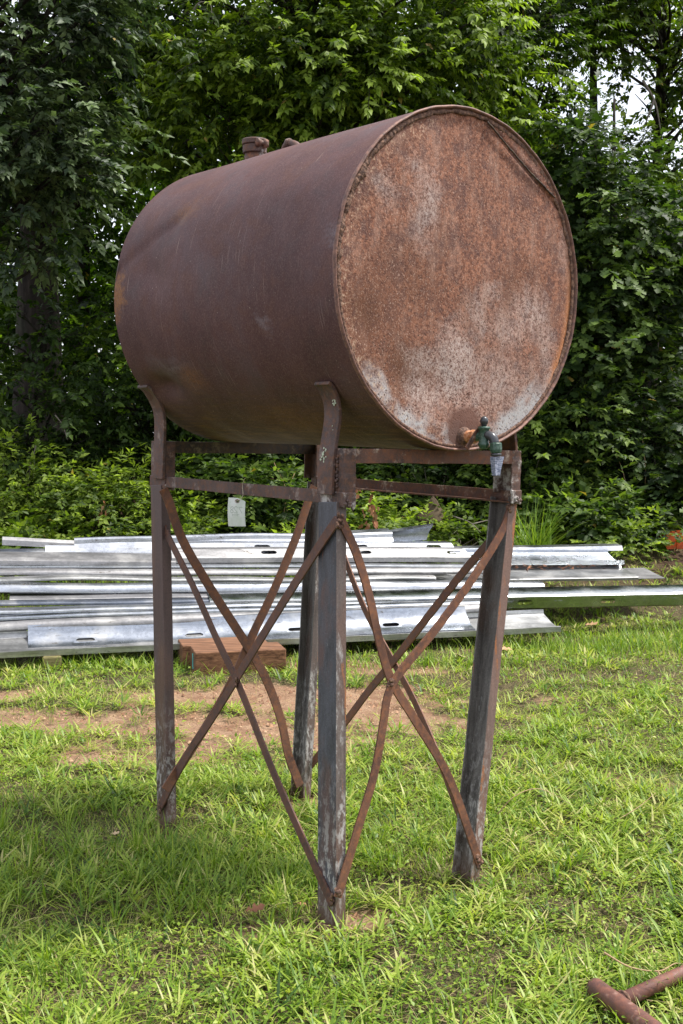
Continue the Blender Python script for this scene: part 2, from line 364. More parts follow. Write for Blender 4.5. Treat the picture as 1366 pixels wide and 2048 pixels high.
k = N('grey_twig_bark'); M['twig'] = k.done(k.mix(k.noise(k.coord(), 12), (.10, .08, .06), (.24, .21, .18)), .85)
k = N('dry_straw_stem'); M['straw'] = k.done(k.mix(k.noise(k.coord(), 30), (.42, .30, .17), (.30, .17, .09)), .7)
k = N('green_painted_brass'); co = k.coord()
M['green'] = k.done(k.mix(k.rng(k.noise(co, 160, 4, .7), .50, .66), (.020, .062, .040), (.085, .125, .10)), .38, 0, k.bump(k.noise(co, 300), .2, .001), .6)
k = N('oily_dark_steel'); M['dark'] = k.done(k.mix(k.noise(k.coord(), 80), (.03, .033, .036), (.085, .085, .095)), .32, .4)
k = N('weathered_blue_grey_plastic'); co = k.coord()
M['nozzle'] = k.done(k.mix(k.rng(k.noise(k.scale(co, (60, 60, 260)), 1.5, 4), .45, .58), (.115, .135, .205), (.33, .35, .43)), .6)
k = N('orange_rust_nipple'); M['orange_rust'] = k.done(k.mix(k.rng(k.noise(k.coord(), 110, 4), .4, .6), (.34, .12, .04), (.52, .27, .15)), .8)
k = N('weld_crust'); co = k.coord(); M['weld'] = k.done(k.mix(k.rng(k.noise(co, 110, 5, .7), .44, .62), (.075, .042, .032), (.23, .13, .085)), .8, 0, k.bump(k.noise(co, 150, 4), .9, .004), .3)
k = N('rim_rust'); co = k.coord(); M['rim'] = k.done(k.mix(k.rng(k.noise(co, 60, 6, .7), .42, .62), (.105, .056, .046), (.24, .12, .085)), .6, .1, k.bump(k.noise(co, 180), .4, .002), .45)
k = N('lichen'); M['lichen'] = k.done(k.mix(k.noise(k.coord(), 200), (.38, .46, .32), (.60, .62, .52)), .9)
k = N('tag_card'); co = k.coord(); M['tag'] = k.done(k.mix(k.rng(k.noise(co, 40, 4), .4, .6), (.50, .54, .48), (.58, .60, .57)), .75)
k = N('tag_ink'); M['ink'] = k.done((.34, .38, .33), .8)
k = N('wire'); M['wire'] = k.done((.45, .38, .28), .5, .3)
k = N('orange_plastic'); co = k.coord(); M['orange'] = k.done(k.mix(k.rng(k.noise(co, 14, 4), .4, .65), (.72, .115, .015), (.50, .085, .02)), .5)
k = N('cyan_marking_paint'); M['cyan'] = k.done((.05, .50, .52), .6)
k = N('brown_rock'); co = k.coord(); M['rock'] = k.done(k.mix(k.rng(k.noise(co, 9, 6, .7), .4, .62), (.060, .042, .026), (.10, .075, .045)), .9, 0, k.bump(k.noise(co, 25, 6), .5, .01), .2)
k = N('dead_leaf'); M['dead'] = k.done(k.ramp(k.attr('rnd'), [(0, (.13, .05, .025)), (.5, (.30, .12, .05)), (.8, (.42, .26, .14)), (1, (.5, .4, .25))]), .8)

# ------------------------------------------------------------------ ground
_G = np.random.default_rng(5).random((256, 256))
def vnoise(x, y, f):
    """smooth value noise"""
    x = x * f + 40.3; y = y * f + 17.7; i = np.floor(x).astype(int); j = np.floor(y).astype(int); u = x - i; v = y - j; u = u * u * (3 - 2 * u); v = v * v * (3 - 2 * v)
    g = lambda a, b: _G[a % 256, b % 256]
    return (g(i, j) * (1 - u) + g(i + 1, j) * u) * (1 - v) + (g(i, j + 1) * (1 - u) + g(i + 1, j + 1) * u) * v
def fractal(x, y, f, n=4):
    return sum(vnoise(x, y, f * 2 ** k) / 2 ** k for k in range(n)) / (2 - 2 ** (1 - n)) - .5
def dirt_amount(x, y):
    """bare reddish earth showing between the grass, as the photograph shows it"""
    x = np.asarray(x, float); y = np.asarray(y, float)
    wob = 2.3 * fractal(x, y, 2.2, 3) + 1.3 * fractal(x + 9, y, 11, 3)
    def e(cx, cy, rx, ry): return 1 - np.sqrt(((x - cx) / rx) ** 2 + ((y - cy) / ry) ** 2)
    m = np.maximum.reduce([e(-.55, 5.75, 1.05, .62) + .12, e(-.25, 6.35, 1.1, .50) + .22, e(.10, 6.1, .80, .66) + .20, e(-1.75, 5.9, .8, .28), e(-1.9, 6.45, .6, .22), 
                           e(.05, 7.2, 1.1, .35), e(-1.15, 5.2, .30, .14), e(.03, 3.41, .14, .07) - .05, e(.41, 3.70, .10, .06) - .05, e(-.19, 3.38, .15, .07), e(-.63, 4.16, .10, .07), e(-.12, 4.54, .16, .1), e(.10, 3.47, .14, .06), e(3.3, 10.4, 1.3, .55) + .1, e(2.4, 10.4, .9, .25), e(2.5, 11.3, 2.3, .5), e(.9, 10.7, 1.6, .5), -.30 + 0 * x])
    m = m + wob * .75
    m = np.maximum(m, smooth(10.6, 12.0, y) * 1.6 + wob * .5)
    return smooth(.12, .75, m)
def ground_mat():
    k = N('earth_and_thatch'); co = k.coord(); d = k.attr('dirt')
    f = k.noise(co, 34, 6, .72); g = k.noise(co, 7, 5, .6); pb = k.noise(co, 120, 4, .7)
    dm = k.rng(k.mth('ADD', d, k.rng(f, .3, .7, -.32, .32)), .10, .72)
    dirt = k.mix(k.rng(g, .35, .65), (.215, .122, .074), (.345, .225, .145)); dirt = k.mix(k.rng(pb, .52, .68), dirt, (.12, .072, .046)); dirt = k.mix(k.rng(f, .56, .70, 0, .7), dirt, (.15, .095, .055))
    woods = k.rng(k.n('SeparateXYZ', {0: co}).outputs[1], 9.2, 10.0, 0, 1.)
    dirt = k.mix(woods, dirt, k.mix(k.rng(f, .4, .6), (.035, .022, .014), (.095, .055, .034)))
    th = k.mix(k.rng(f, .38, .62), (.022, .020, .009), (.095, .078, .036)); th = k.mix(k.rng(pb, .50, .64), th, (.20, .15, .085)); th = k.mix(k.rng(pb, .46, .36, 0, .8), th, (.012, .010, .006))
    return k.done(k.mix(dm, th, dirt), .95, 0, k.bump(k.mth('ADD', k.mth('MULTIPLY', f, .7), k.mth('MULTIPLY', pb, .3)), .9, .025), .15)
def axis(fine0, fine1, step, far0, far1, n):
    a = np.arange(fine0, fine1 + step / 2, step)
    l = fine0 - np.geomspace(step * 2, fine0 - far0, n)[::-1]; r = fine1 + np.geomspace(step * 2, far1 - fine1, n)
    return np.concatenate([l, a, r])
gx = axis(-4.5, 4.5, .045, -400, 400, 16); gy = axis(1.0, 13.0, .045, -60, 700, 16)
GX, GY = np.meshgrid(gx, gy); GZ = ground_z(GX, GY); DA = dirt_amount(GX, GY)
near = (np.abs(GX) < 4.6) & (GY > .9) & (GY < 13.1)
GZ = GZ + np.where(near, RNG.normal(0, .0035, GX.shape) - .012 * DA, 0)
nx, ny = len(gx), len(gy)
idx = np.arange(nx * ny).reshape(ny, nx)
F = np.stack([idx[:-1, :-1], idx[:-1, 1:], idx[1:, 1:], idx[1:, :-1]], -1).reshape(-1, 4)
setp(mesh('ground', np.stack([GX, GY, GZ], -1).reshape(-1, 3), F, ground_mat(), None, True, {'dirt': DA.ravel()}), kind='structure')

# ------------------------------------------------------------------ leaves
def leaf_faces(P, D, Nn, L, W, shape='ovate', fold=.10, droop=.12):
    n = len(P); D = D / np.linalg.norm(D, axis=1, keepdims=True)
    Nn = Nn - D * (Nn * D).sum(1, keepdims=True); Nn = Nn / (np.linalg.norm(Nn, axis=1, keepdims=True) + 1e-9); S = np.cross(D, Nn)
    if shape == 'ovate':
        T = np.array([(0, 0, 0), (-.5, .38, fold), (.5, .38, fold), (0, .5, 0), (0, 1, -droop)]); Q = [(0, 3, 1), (0, 2, 3), (1, 3, 4), (3, 2, 4)]
    elif shape == 'lance':
        T = np.array([(0, 0, 0), (-.5, .45, fold), (.5, .45, fold), (0, 1, -droop)]); Q = [(0, 3, 1), (0, 2, 3)]
    else:   # lobed oak leaf
        T = np.array([(0, 0, 0), (-.28, .22, .03), (-.14, .36, 0), (-.5, .52, .06), (-.18, .62, 0), (-.34, .84, .02), (0, 1, -droop), (.34, .84, .02), (.18, .62, 0), (.5, .52, .06), (.14, .36, 0), (.28, .22, .03)])
        Q = [(0, 2, 1), (0, 10, 2), (0, 11, 10), (2, 4, 3), (2, 10, 8), (2, 8, 4), (10, 9, 8), (4, 6, 5), (4, 8, 6), (8, 7, 6)]
    V = P[:, None] + S[:, None] * (W[:, None] * T[None, :, 0])[..., None] + D[:, None] * (L[:, None] * T[None, :, 1])[..., None] + Nn[:, None] * (L[:, None] * T[None, :, 2])[..., None]
    F_ = (np.array(Q)[None] + (np.arange(n) * len(T))[:, None, None]).reshape(-1, 3)
    return V.reshape(-1, 3), F_, len(T)
def nrm(a): return a / (np.linalg.norm(a, axis=1, keepdims=True) + 1e-9)
nrm0 = nrm
# ------------------------------------------------------------------ grass
def blades(P, az, th0, kap, L, W, segs=3):
    n = len(P); ts = np.linspace(0, 1, segs + 1)
    hd = np.stack([np.cos(az), np.sin(az), np.zeros(n)], -1); sd = np.stack([-np.sin(az), np.cos(az), np.zeros(n)], -1)
    up = np.array([0, 0, 1.]); p = P.copy(); rows = []
    for i, t in enumerate(ts):
        w = W * (1 - t ** 1.6) * (.75 if i == 0 else 1)
        rows.append((p.copy(), w)); th = th0 + kap * (t + .5 / segs); st = (L / segs)[:, None]
        p = p + st * (np.sin(th)[:, None] * hd + np.cos(th)[:, None] * up)
    V = np.empty((n, 2 * segs + 1, 3))
    for i in range(segs):
        c, w = rows[i]; V[:, 2 * i] = c - sd * (w / 2)[:, None]; V[:, 2 * i + 1] = c + sd * (w / 2)[:, None]
    V[:, 2 * segs] = rows[segs][0]
    T = []
    for i in range(segs - 1): a = 2 * i; T += [(a, a + 1, a + 3), (a, a + 3, a + 2)]
    T.append((2 * segs - 2, 2 * segs - 1, 2 * segs))
    F = (np.array(T)[None] + (np.arange(n) * (2 * segs + 1))[:, None, None]).reshape(-1, 3)
    return V.reshape(-1, 3), F
def grass_obj(name, packs, mat, label, cat):
    Vs, Fs, Rs, b = [], [], [], 0
    for V, F_, r in packs:
        k_ = len(V) // len(r); Vs.append(V); Fs.append(F_ + b); Rs.append(np.repeat(r, k_)); b += len(V)
    setp(mesh(name, np.vstack(Vs), np.vstack(Fs), mat, None, False, {'rnd': np.concatenate(Rs)}), label, cat, None, 'stuff')
def scatter(n, x0, x1, y0, y1, wedge=True):
    y = RNG.uniform(y0, y1, n); x = RNG.uniform(x0, x1, n)
    return x, y
def keep_grass(x, y, thr=.5):
    d = dirt_amount(x, y); d = np.maximum(d, .95 * np.exp(-((x + .01) ** 2 + (y - 3.39) ** 2) / .10 ** 2)); return RNG.random(len(x)) > d * 1.02 - .02
def patchy(x, y, s=1.): return .5 + .25 * np.sin(2.3 * s * x + 1.1 * s * y + 1) * np.sin(1.9 * s * y - .8 * s * x) + .25 * np.sin(5.1 * s * x + 2) * np.sin(4.3 * s * y + 1.2)
gk = N('grass_blades'); r_ = gk.attr('rnd')
gc = gk.ramp(r_, [(0, (.030, .074, .009)), (.28, (.115, .215, .020)), (.58, (.250, .355, .038)), (.84, (.44, .50, .105)), (.93, (.50, .46, .20)), (1, (.56, .41, .25))])
gb = gk.n('BsdfPrincipled', {'Base Color': gc, 'Roughness': .46, 'Specular IOR Level': .40})
gm_ = gk.n('Mix', {0: 1.}, data_type='RGBA', blend_type='MULTIPLY'); gk.t.links.new(gc, gm_.inputs[6]); gm_.inputs[7].default_value = (1.15, 1.2, .6, 1)
gt = gk.n('BsdfTranslucent', {'Color': gm_.outputs[2]}); gs = gk.n('MixShader', {0: .42})
gk.t.links.new(gb.outputs[0], gs.inputs[1]); gk.t.links.new(gt.outputs[0], gs.inputs[2]); gk.t.links.new(gs.outputs[0], gk.out.inputs['Surface'])
M['grass'] = gk.m

def wedge_pts(dens, y0, y1, mrg):
    """points over the strip of lawn from y0 to y1, a little wider than what the view takes in"""
    hw = .30 * y1 + mrg; n = int(dens * (y1 - y0) * 2 * hw); return scatter(n, -hw, hw, y0, y1)
packs = []
for (y0, y1, dens, sg, mrg, wsc) in ((2.2, 3.4, 15000, 3, .35, 1.), (3.4, 4.8, 12000, 2, .45, 1.), (4.8, 6.6, 8000, 2, .6, 1.15), (6.6, 9.0, 3600, 2, .9, 1.5), (9.0, 12.2, 1200, 2, 1.6, 2.)):
    x, y = wedge_pts(dens, y0, y1, mrg); kp = keep_grass(x, y) & (RNG.random(len(x)) < .62 + 2.2 * fractal(x, y, 5.5, 3)); x, y = x[kp], y[kp]; n = len(x)
    tone = np.clip(.5 + 2.4 * fractal(x + 5, y, 1.6, 3), 0, 1)
    P = np.stack([x, y, ground_z(x, y) - .004], -1)
    L = RNG.uniform(.016, .052, n) * (1 + .35 * tone); W = RNG.uniform(.0018, .0042, n) * wsc
    V, F_ = blades(P, RNG.uniform(0, 6.283, n), RNG.uniform(.2, 1.35, n), RNG.uniform(.1, 1.2, n), L, W, sg)
    r = np.clip(RNG.normal(.50, .21, n) + .40 * (tone - .5), 0, .9); r = np.where(RNG.random(n) < .07 + .16 * (fractal(x, y + 7, 3.1, 3) > .10), RNG.uniform(.93, 1, n), r)
    packs.append((V, F_, r))
grass_obj('lawn_grass', packs, M['grass'], 'short sunlit lawn grass covering the ground round the tank stand', 'grass')
# broad sprawling crabgrass: blades in rosettes
packs = []
for (y0, y1, dens, wsc, mrg) in ((2.2, 3.6, 520, 1., .35), (3.6, 5.2, 390, 1.05, .5), (5.2, 7.3, 220, 1.2, .8), (7.3, 10.5, 60, 1.7, 1.2)):
    x, y = wedge_pts(dens, y0, y1, mrg); kp = keep_grass(x, y) & (RNG.random(len(x)) < .65 + 3. * fractal(x, y, 2.4, 3)); x, y = x[kp], y[kp]; m = len(x)
    nb = 13; n = m * nb; cx = np.repeat(x, nb); cy = np.repeat(y, nb); sz = np.repeat(RNG.uniform(.6, 1.35, m), nb); tn = np.repeat(np.clip(RNG.normal(.56, .22, m), .05, .85), nb)
    az = RNG.uniform(0, 6.283, n); off = RNG.uniform(0, .035, n) * sz
    px, py = cx + np.cos(az) * off, cy + np.sin(az) * off
    P = np.stack([px, py, ground_z(px, py) + RNG.uniform(0, .025, n)], -1)
    V, F_ = blades(P, az + RNG.normal(0, .5, n), RNG.uniform(.55, 1.40, n), RNG.uniform(.1, .9, n), RNG.uniform(.035, .095, n) * sz, RNG.uniform(.0045, .0100, n) * wsc, 3)
    packs.append((V, F_, np.clip(tn + RNG.normal(0, .12, n), 0, .92)))
grass_obj('crabgrass', packs, M['grass'], 'broad bladed crabgrass sprawling in rosettes across the lawn', 'grass')
# tall uncut tufts
packs = []
tz = [(-1.05, 4.05, .42, .50, 700, .14), (-.62, 3.85, .45, .26, 700, .15), (-.40, 3.55, .33, .20, 380, .14), (-1.35, 4.35, .3, .3, 260, .13), (-.10, 3.72, .16, .3, 420, .12), (.16, 3.95, .20, .30, 420, .12), (-.12, 3.56, .08, .06, 60, .08), (-.70, 4.28, .08, .07, 80, .10), (.52, 3.84, .10, .05, 60, .08), (-.13, 4.6, .12, .08, 110, .11), (.38, 4.3, .25, .4, 360, .12), (1.6, 7.9, .8, .35, 1500, .15), (2.6, 8.2, .8, .4, 1500, .15), (-1.1, 7.2, 1.3, .12, 900, .13), (.45, 7.35, .9, .14, 600, .12), (.0, 2.75, 1.1, .25, 800, .10), (.75, 2.9, .25, .2, 260, .10), (-.8, 2.9, .4, .3, 400, .12), (1.3, 9.4, 1.0, .6, 900, .13), (-1.8, 9.6, 2.2, .7, 2600, .26), (0.2, 9.9, 1.7, .7, 1300, .22)]
for cx, cy, sx_, sy_, n, L0 in tz:
    x = RNG.normal(cx, sx_ / 1.7, n); y = RNG.normal(cy, sy_ / 1.7, n); z = ground_z(x, y)
    cl_ = RNG.integers(0, max(2, n // 14), n); jx = RNG.normal(0, 1, n); jy = RNG.normal(0, 1, n); tight = cy < 7
    if tight: x = x[cl_] + jx * .012; y = y[cl_] + jy * .012; z = ground_z(x, y)
    V, F_ = blades(np.stack([x, y, z - .005], -1), (np.arctan2(jy, jx) if tight else RNG.uniform(0, 6.283, n)), RNG.uniform(.0, .75, n), RNG.uniform(.2, 1.5, n), RNG.uniform(.45, 1.1, n) * L0, RNG.uniform(.003, .0062, n) * (1 + .35 * (cy > 7)), 4)
    packs.append((V, F_, np.clip(RNG.normal(.42, .15, n), .03, .9)))
# small round leaved weeds between the grass
cl = []
for (y0, y1, dens, mrg, s_) in ((2.2, 3.8, 3300, .35, 1.), (3.8, 5.6, 2100, .5, 1.15), (5.6, 7.6, 800, .8, 1.4)):
    x, y = wedge_pts(dens, y0, y1, mrg); kp = keep_grass(x, y) & (fractal(x + 3, y, 1.9, 3) > -.03); x, y = x[kp], y[kp]; n = len(x)
    D = nrm0(np.stack([RNG.normal(0, 1, n), RNG.normal(0, 1, n), RNG.uniform(0, .6, n)], -1)); L = RNG.uniform(.009, .020, n) * s_
    V, F_, k_ = leaf_faces(np.stack([x, y, ground_z(x, y) + RNG.uniform(.008, .045, n)], -1), D, np.stack([RNG.normal(0, .35, n), RNG.normal(0, .35, n), np.ones(n)], -1), L, L * .62, 'ovate'); cl.append((V, F_, np.clip(RNG.normal(.50, .14, n), 0, .88)))
grass_obj('clover', cl, M['grass'], 'small leaved clover like weeds mixed into the lawn grass', 'ground cover')
# bare seed stalks leaning over the lawn
n = 260; x, y = wedge_pts(14, 2.4, 7.2, .3); n = len(x)
V, F_ = blades(np.stack([x, y, ground_z(x, y)], -1), RNG.uniform(0, 6.283, n), RNG.uniform(.1, .9, n), RNG.uniform(.0, .7, n), RNG.uniform(.10, .22, n), RNG.uniform(.0012, .002, n), 4)
packs.append((V, F_, RNG.uniform(.75, .97, n)))
grass_obj('tall_grass', packs, M['grass'], 'longer uncut grass tufts round the stand legs and along the metal pile', 'grass')

# ------------------------------------------------------------------ twigs and crowns
def sprays(B, A, ln, nl, leafL, shape, tone, hang=.35, wr=.48):
    """leafy twigs: B base, A direction, ln length, nl leaves on each"""
    m = len(B); n = m * nl; t = np.tile(np.linspace(.12, 1, nl), m); Bi = np.repeat(B, nl, 0); Ai = np.repeat(A, nl, 0); li = np.repeat(ln, nl)
    up = np.array([[0, 0, 1.]]); S = nrm(np.cross(Ai, up) + RNG.normal(0, .05, (n, 3))); sg = np.tile(np.where(np.arange(nl) % 2 == 0, 1., -1.), m)[:, None]
    P = Bi + Ai * (t * li)[:, None]; P[:, 2] -= .28 * t ** 2 * li
    D = nrm(Ai * (.35 + .9 * t[:, None] ** 3) + S * sg * (1 - .75 * t[:, None] ** 3) + np.array([[0, 0, -hang]]) + RNG.normal(0, .25, (n, 3)))
    Nn = nrm(up + .45 * Ai + RNG.normal(0, .40, (n, 3)))
    L = leafL * RNG.uniform(.6, 1.15, n); tn = np.clip(np.repeat(tone, nl) + .42 * (t - .62) + RNG.normal(0, .13, n), 0, .975)  # tone rises towards twig tips: inner crown shade painted into leaf colour
    tn = np.where(RNG.random(n) < .003, 1., tn)
    V, F_, k_ = leaf_faces(P, D, Nn, L, L * wr * RNG.uniform(.8, 1.2, n), shape)
    return V, F_, np.repeat(tn, k_)
def crown_points(env, ncl, shell=.62):
    """cluster centres through the crown's envelope: list of (centre, radii, weight)"""
    w = np.array([e[2] for e in env], float); w /= w.sum(); cs = []; outs = []
    which = RNG.choice(len(env), ncl, p=w)
    d = nrm(RNG.normal(0, 1, (ncl, 3))); rr = RNG.uniform(shell ** 3, 1, ncl) ** (1 / 3)
    c = np.array([env[i][0] for i in which]); r = np.array([env[i][1] for i in which])
    return c + d * r * rr[:, None], nrm(d / r)
def crown(name, env, ncl, nspr, nl, leafL, mat, parent, shape='ovate', crad=.42, tone0=.45, shell=.62, hang=.35, wr=.48, zmin=None, keepout=None):
    C, O = crown_points(env, ncl, shell)
    if keepout is not None:
        kp = ~np.any([((C - np.array(kc)) ** 2 / np.array(kr) ** 2).sum(1) < 1 for kc, kr in keepout], axis=0); C, O = C[kp], O[kp]
    ncl = len(C); ct = np.clip(RNG.normal(tone0, .20, ncl), .03, .92); cr = crad * RNG.uniform(.6, 1.3, ncl)
    Ci = np.repeat(C, nspr, 0); Oi = np.repeat(O, nspr, 0); off = RNG.normal(0, 1, (ncl * nspr, 3)) * np.array([.55, .55, .36]); ri = np.repeat(cr, nspr)[:, None]
    B = Ci + off * ri; A = nrm(.55 * Oi * np.array([1, 1, .3]) + .9 * off + RNG.normal(0, .35, off.shape) + np.array([0, 0, .05]))
    if zmin is not None: kp = B[:, 2] > zmin; B, A, ct2 = B[kp], A[kp], np.repeat(ct, nspr)[kp]
    else: ct2 = np.repeat(ct, nspr)
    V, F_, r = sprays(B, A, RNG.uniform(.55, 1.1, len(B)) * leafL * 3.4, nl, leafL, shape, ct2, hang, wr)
    o = setp(mesh(name, V, F_, mat, parent, False, {'rnd': r}), kind='stuff'); return C, B, A
def limbs(parent, base, top, C, r0, every=1, curve=.25, mat=None, twigs=None):
    mb = MB(); base = np.array(base, float); top = np.array(top, float)
    for i, c in enumerate(C[::every]):
        h = c[2] - .45 * np.hypot(*(c[:2] - base[:2])) - .1; t = np.clip((h - base[2]) / (top[2] - base[2]), .12, .97); s = base + (top - base) * t
        mid = (s + c) / 2 + RNG.normal(0, .10, 3) + np.array([0, 0, .1]); d = np.linalg.norm(c - s); r = min(r0 * .45, .010 + .012 * d)
        mb.tube(spline([s, mid, c], 4), list(np.linspace(r, .004, 9)), 5)
    if twigs is not None:
        for b, a in zip(*twigs):
            mb.tube([b - a * .15, b + a * .15, b + a * .3 - np.array([0, 0, .02])], [.004, .003, .0015], 3, False)
    return setp(mb.build('branches', mat or M['bark'], parent, True), kind='stuff')
def trunk(parent, pts, r0, r1):
    p = spline(pts, 5); mb = MB(); n = len(p); r = [r0 + (r1 - r0) * (i / (n - 1)) ** .8 for i in range(n)]; r[0] *= 1.35; r[1] *= 1.1
    mb.tube([q + RNG.normal(0, .012, 3) * (i > 0) for i, q in enumerate(p)], r, 12); return mb.build('trunk', M['bark'], parent, True)
def tree(label, base, top, r0, env, ncl, nspr, nl, leafL, mat, name='broadleaf_tree', cat='tree', group=None, every=2, **kw):
    base = np.array(base, float); base[2] = ground_z(base[0], base[1]) - .05; t = thing(name, base, label, cat, group)
    mid = (base + np.array(top)) / 2 + RNG.normal(0, .12, 3) * np.array([1, 1, 0])
    trunk(t, [base, mid, top], r0, .012)
    C, B, A = crown('crown', env, ncl, nspr, nl, leafL, mat, t, **kw)
    limbs(t, base, top, C, r0, every, twigs=(B[::9], A[::9])); return t

M['leaf_bright'] = leaf_mat('yellow_green_leaves', (0.0136, 0.0310, 0.0037), (0.0585, 0.1030, 0.0094), (.190, .265, .026), .55, .30, .36)
M['leaf_mid'] = leaf_mat('mid_green_leaves', (0.0087, 0.0211, 0.0037), (0.0328, 0.0655, 0.0086), (.105, .165, .020), .55, .30, .34)
M['leaf_grey'] = leaf_mat('blue_green_leaves', (0.0099, 0.0198, 0.0099), (0.0359, 0.0593, 0.0265), (.110, .152, .062), .52, .36, .26, (1.4, 1.7, .7))
M['leaf_oak'] = leaf_mat('oak_leaves', (0.0074, 0.0186, 0.0056), (0.0281, 0.0562, 0.0125), (.095, .150, .024), .55, .30, .32)
M['leaf_back'] = leaf_mat('woodland_leaves', (0.0074, 0.0186, 0.0025), (0.0312, 0.0686, 0.0062), (.13, .22, .012), .6, .2, .48)
M['leaf_shrub'] = leaf_mat('shrub_leaves', (0.0211, 0.0446, 0.0056), (0.0819, 0.1326, 0.0156), (.210, .280, .034), .55, .30, .40)
M['leaf_shrub_dark'] = leaf_mat('dark_shrub_leaves', (0.0124, 0.0298, 0.0062), (0.0484, 0.0897, 0.0156), (.135, .195, .030), .55, .30, .38)

# -- front row of the wood
tree('big grey green tree leaning in from the left edge, drooping pointed leaves', (-3.6, 11.0, 0), (-3.3, 10.9, 7.5), .17,
     [((-3.05, 10.6, 5.6), (1.25, .9, 1.5), 3), ((-2.75, 10.4, 4.6), (.85, .7, 1.1), 2), ((-3.0, 10.5, 3.6), (.85, .6, .75), 1.6), ((-3.2, 10.9, 7.6), (1.4, 1.1, 1.2), 1.5)],
     185, 12, 16, .090, M['leaf_grey'], shape='ovate', crad=.36, tone0=.60, hang=.30, wr=.54)
tree('bright green leafed tree above the tank, the sunniest crown', (-.6, 13.6, 0), (-.4, 13.0, 7.8), .16,
     [((-.9, 12.4, 5.6), (1.35, .8, 1.15), 3), ((-1.15, 12.2, 4.5), (.75, .6, .8), 1.5), ((.45, 12.4, 5.8), (1.25, .8, 1.2), 2.6), ((-.05, 12.0, 4.9), (.75, .55, .55), 1.2), ((1.2, 12.5, 4.9), (.7, .6, .8), 1.2), ((-.4, 13.4, 7.9), (2.6, 1.5, 1.0), 3), ((-1.9, 13.9, 7.2), (1.2, 1.0, .9), 1.5)],  # last two masses: out of view, added to cast shade below
     300, 12, 15, .098, M['leaf_bright'], shape='ovate', crad=.38, tone0=.66, hang=.55, wr=.50)
tree('mid green tree to the right of the tank top, darker and deeper than its neighbour', (2.0, 15.2, 0), (2.1, 14.8, 8.5), .16,
     [((1.65, 13.9, 5.5), (1.0, .9, 1.5), 3), ((2.2, 14.2, 4.3), (.8, .8, .75), 1.2), ((2.3, 14.6, 7.4), (1.7, 1.3, 1.2), 1.5)],
     175, 12, 15, .088, M['leaf_mid'], shape='ovate', crad=.40, tone0=.50, hang=.45, wr=.46)
tree('oak with lobed dark leaves beside the right rim of the tank', (3.0, 13.3, 0), (2.9, 13.0, 5.0), .11,
     [((2.75, 12.4, 3.1), (.75, .6, .95), 2.6), ((2.5, 12.3, 2.2), (.65, .5, .7), 1.5), ((3.5, 12.7, 2.6), (.8, .6, 1.1), 2), ((2.5, 12.4, 4.1), (.35, .4, .45), .6)],
     135, 10, 10, .118, M['leaf_oak'], shape='oak', crad=.36, tone0=.48, hang=.40, wr=.80)
t_tall = tree('tall sparse tree at the right edge, pale trunk rising through sky gaps', (4.05, 15.8, 0), (4.25, 15.8, 9.5), .13,
     [((3.9, 15.2, 6.6), (.95, .8, 1.0), 2), ((3.6, 15.3, 4.4), (.7, .7, .8), 1.0), ((4.7, 15.4, 5.2), (.7, .8, 1.6), 1.2), ((3.2, 15.3, 7.2), (.8, .7, .7), .8)],
     150, 11, 14, .088, M['leaf_bright'], shape='ovate', crad=.36, tone0=.60, hang=.35, wr=.55)
tree('slim dark trunked tree second from the right edge, forked under the sky gap', (3.5, 16.5, 0), (3.35, 16.4, 9.0), .15,
     [((3.2, 16.2, 7.4), (1.0, .8, .9), 1.5), ((3.0, 16.3, 3.9), (.8, .7, .8), 1.2)],
     85, 10, 13, .090, M['leaf_mid'], shape='ovate', crad=.40, tone0=.45, hang=.35)
tree('thick dark trunked tree in the shade at the left, behind drooping leaves', (-3.55, 14.2, 0), (-3.65, 14.0, 8.5), .40,
     [((-3.3, 13.3, 4.9), (1.5, .9, 1.0), 1.6), ((-2.35, 13.3, 5.6), (.7, .7, 1.6), 1.0)],
     75, 10, 13, .100, M['leaf_mid'], shape='ovate', crad=.40, tone0=.22, hang=.5)
# -- understorey saplings closing the wood's edge
for lab, x, y, h, rx, tone, mt, n_ in (
    ('low shaded sapling under the left tree, leaves hanging to bush height', -3.1, 12.0, 2.6, .9, .42, 'leaf_mid', 58),
    ('shaded sapling with sparse arching twigs left of the tank', -2.1, 12.5, 2.9, .75, .36, 'leaf_mid', 44),
    ('dark sapling hidden behind the left end of the tank', -1.1, 12.6, 3.2, .9, .40, 'leaf_mid', 52),
    ('dark sapling hidden behind the middle of the tank', .3, 12.7, 3.1, 1.0, .40, 'leaf_mid', 52),
    ('sapling showing under the right end of the tank', 1.5, 12.6, 2.7, .8, .46, 'leaf_mid', 50),
    ('light vine covered sapling right of the stand', 2.1, 12.0, 1.9, .6, .60, 'leaf_shrub_dark', 44),
    ('dark lobed leaf sapling at the right edge above the orange crate', 3.2, 12.1, 1.8, .8, .42, 'leaf_oak', 40)):
    tree(lab, (x, y + .3, 0), (x + .1, y + .2, h), .035,
         [((x, y, h * .66), (rx, .5, h * .36), 2), ((x + .1, y - .1, h * .36), (rx * .9, .45, h * .28), 1.2)],
         int(n_ * 1.3), 10, 12, .088, M[mt], name='sapling', cat='sapling', group='saplings along the edge of the wood', every=2, shape='oak' if mt == 'leaf_oak' else 'ovate', crad=.34, tone0=tone, hang=.4, wr=.7 if mt == 'leaf_oak' else .52, zmin=.45)
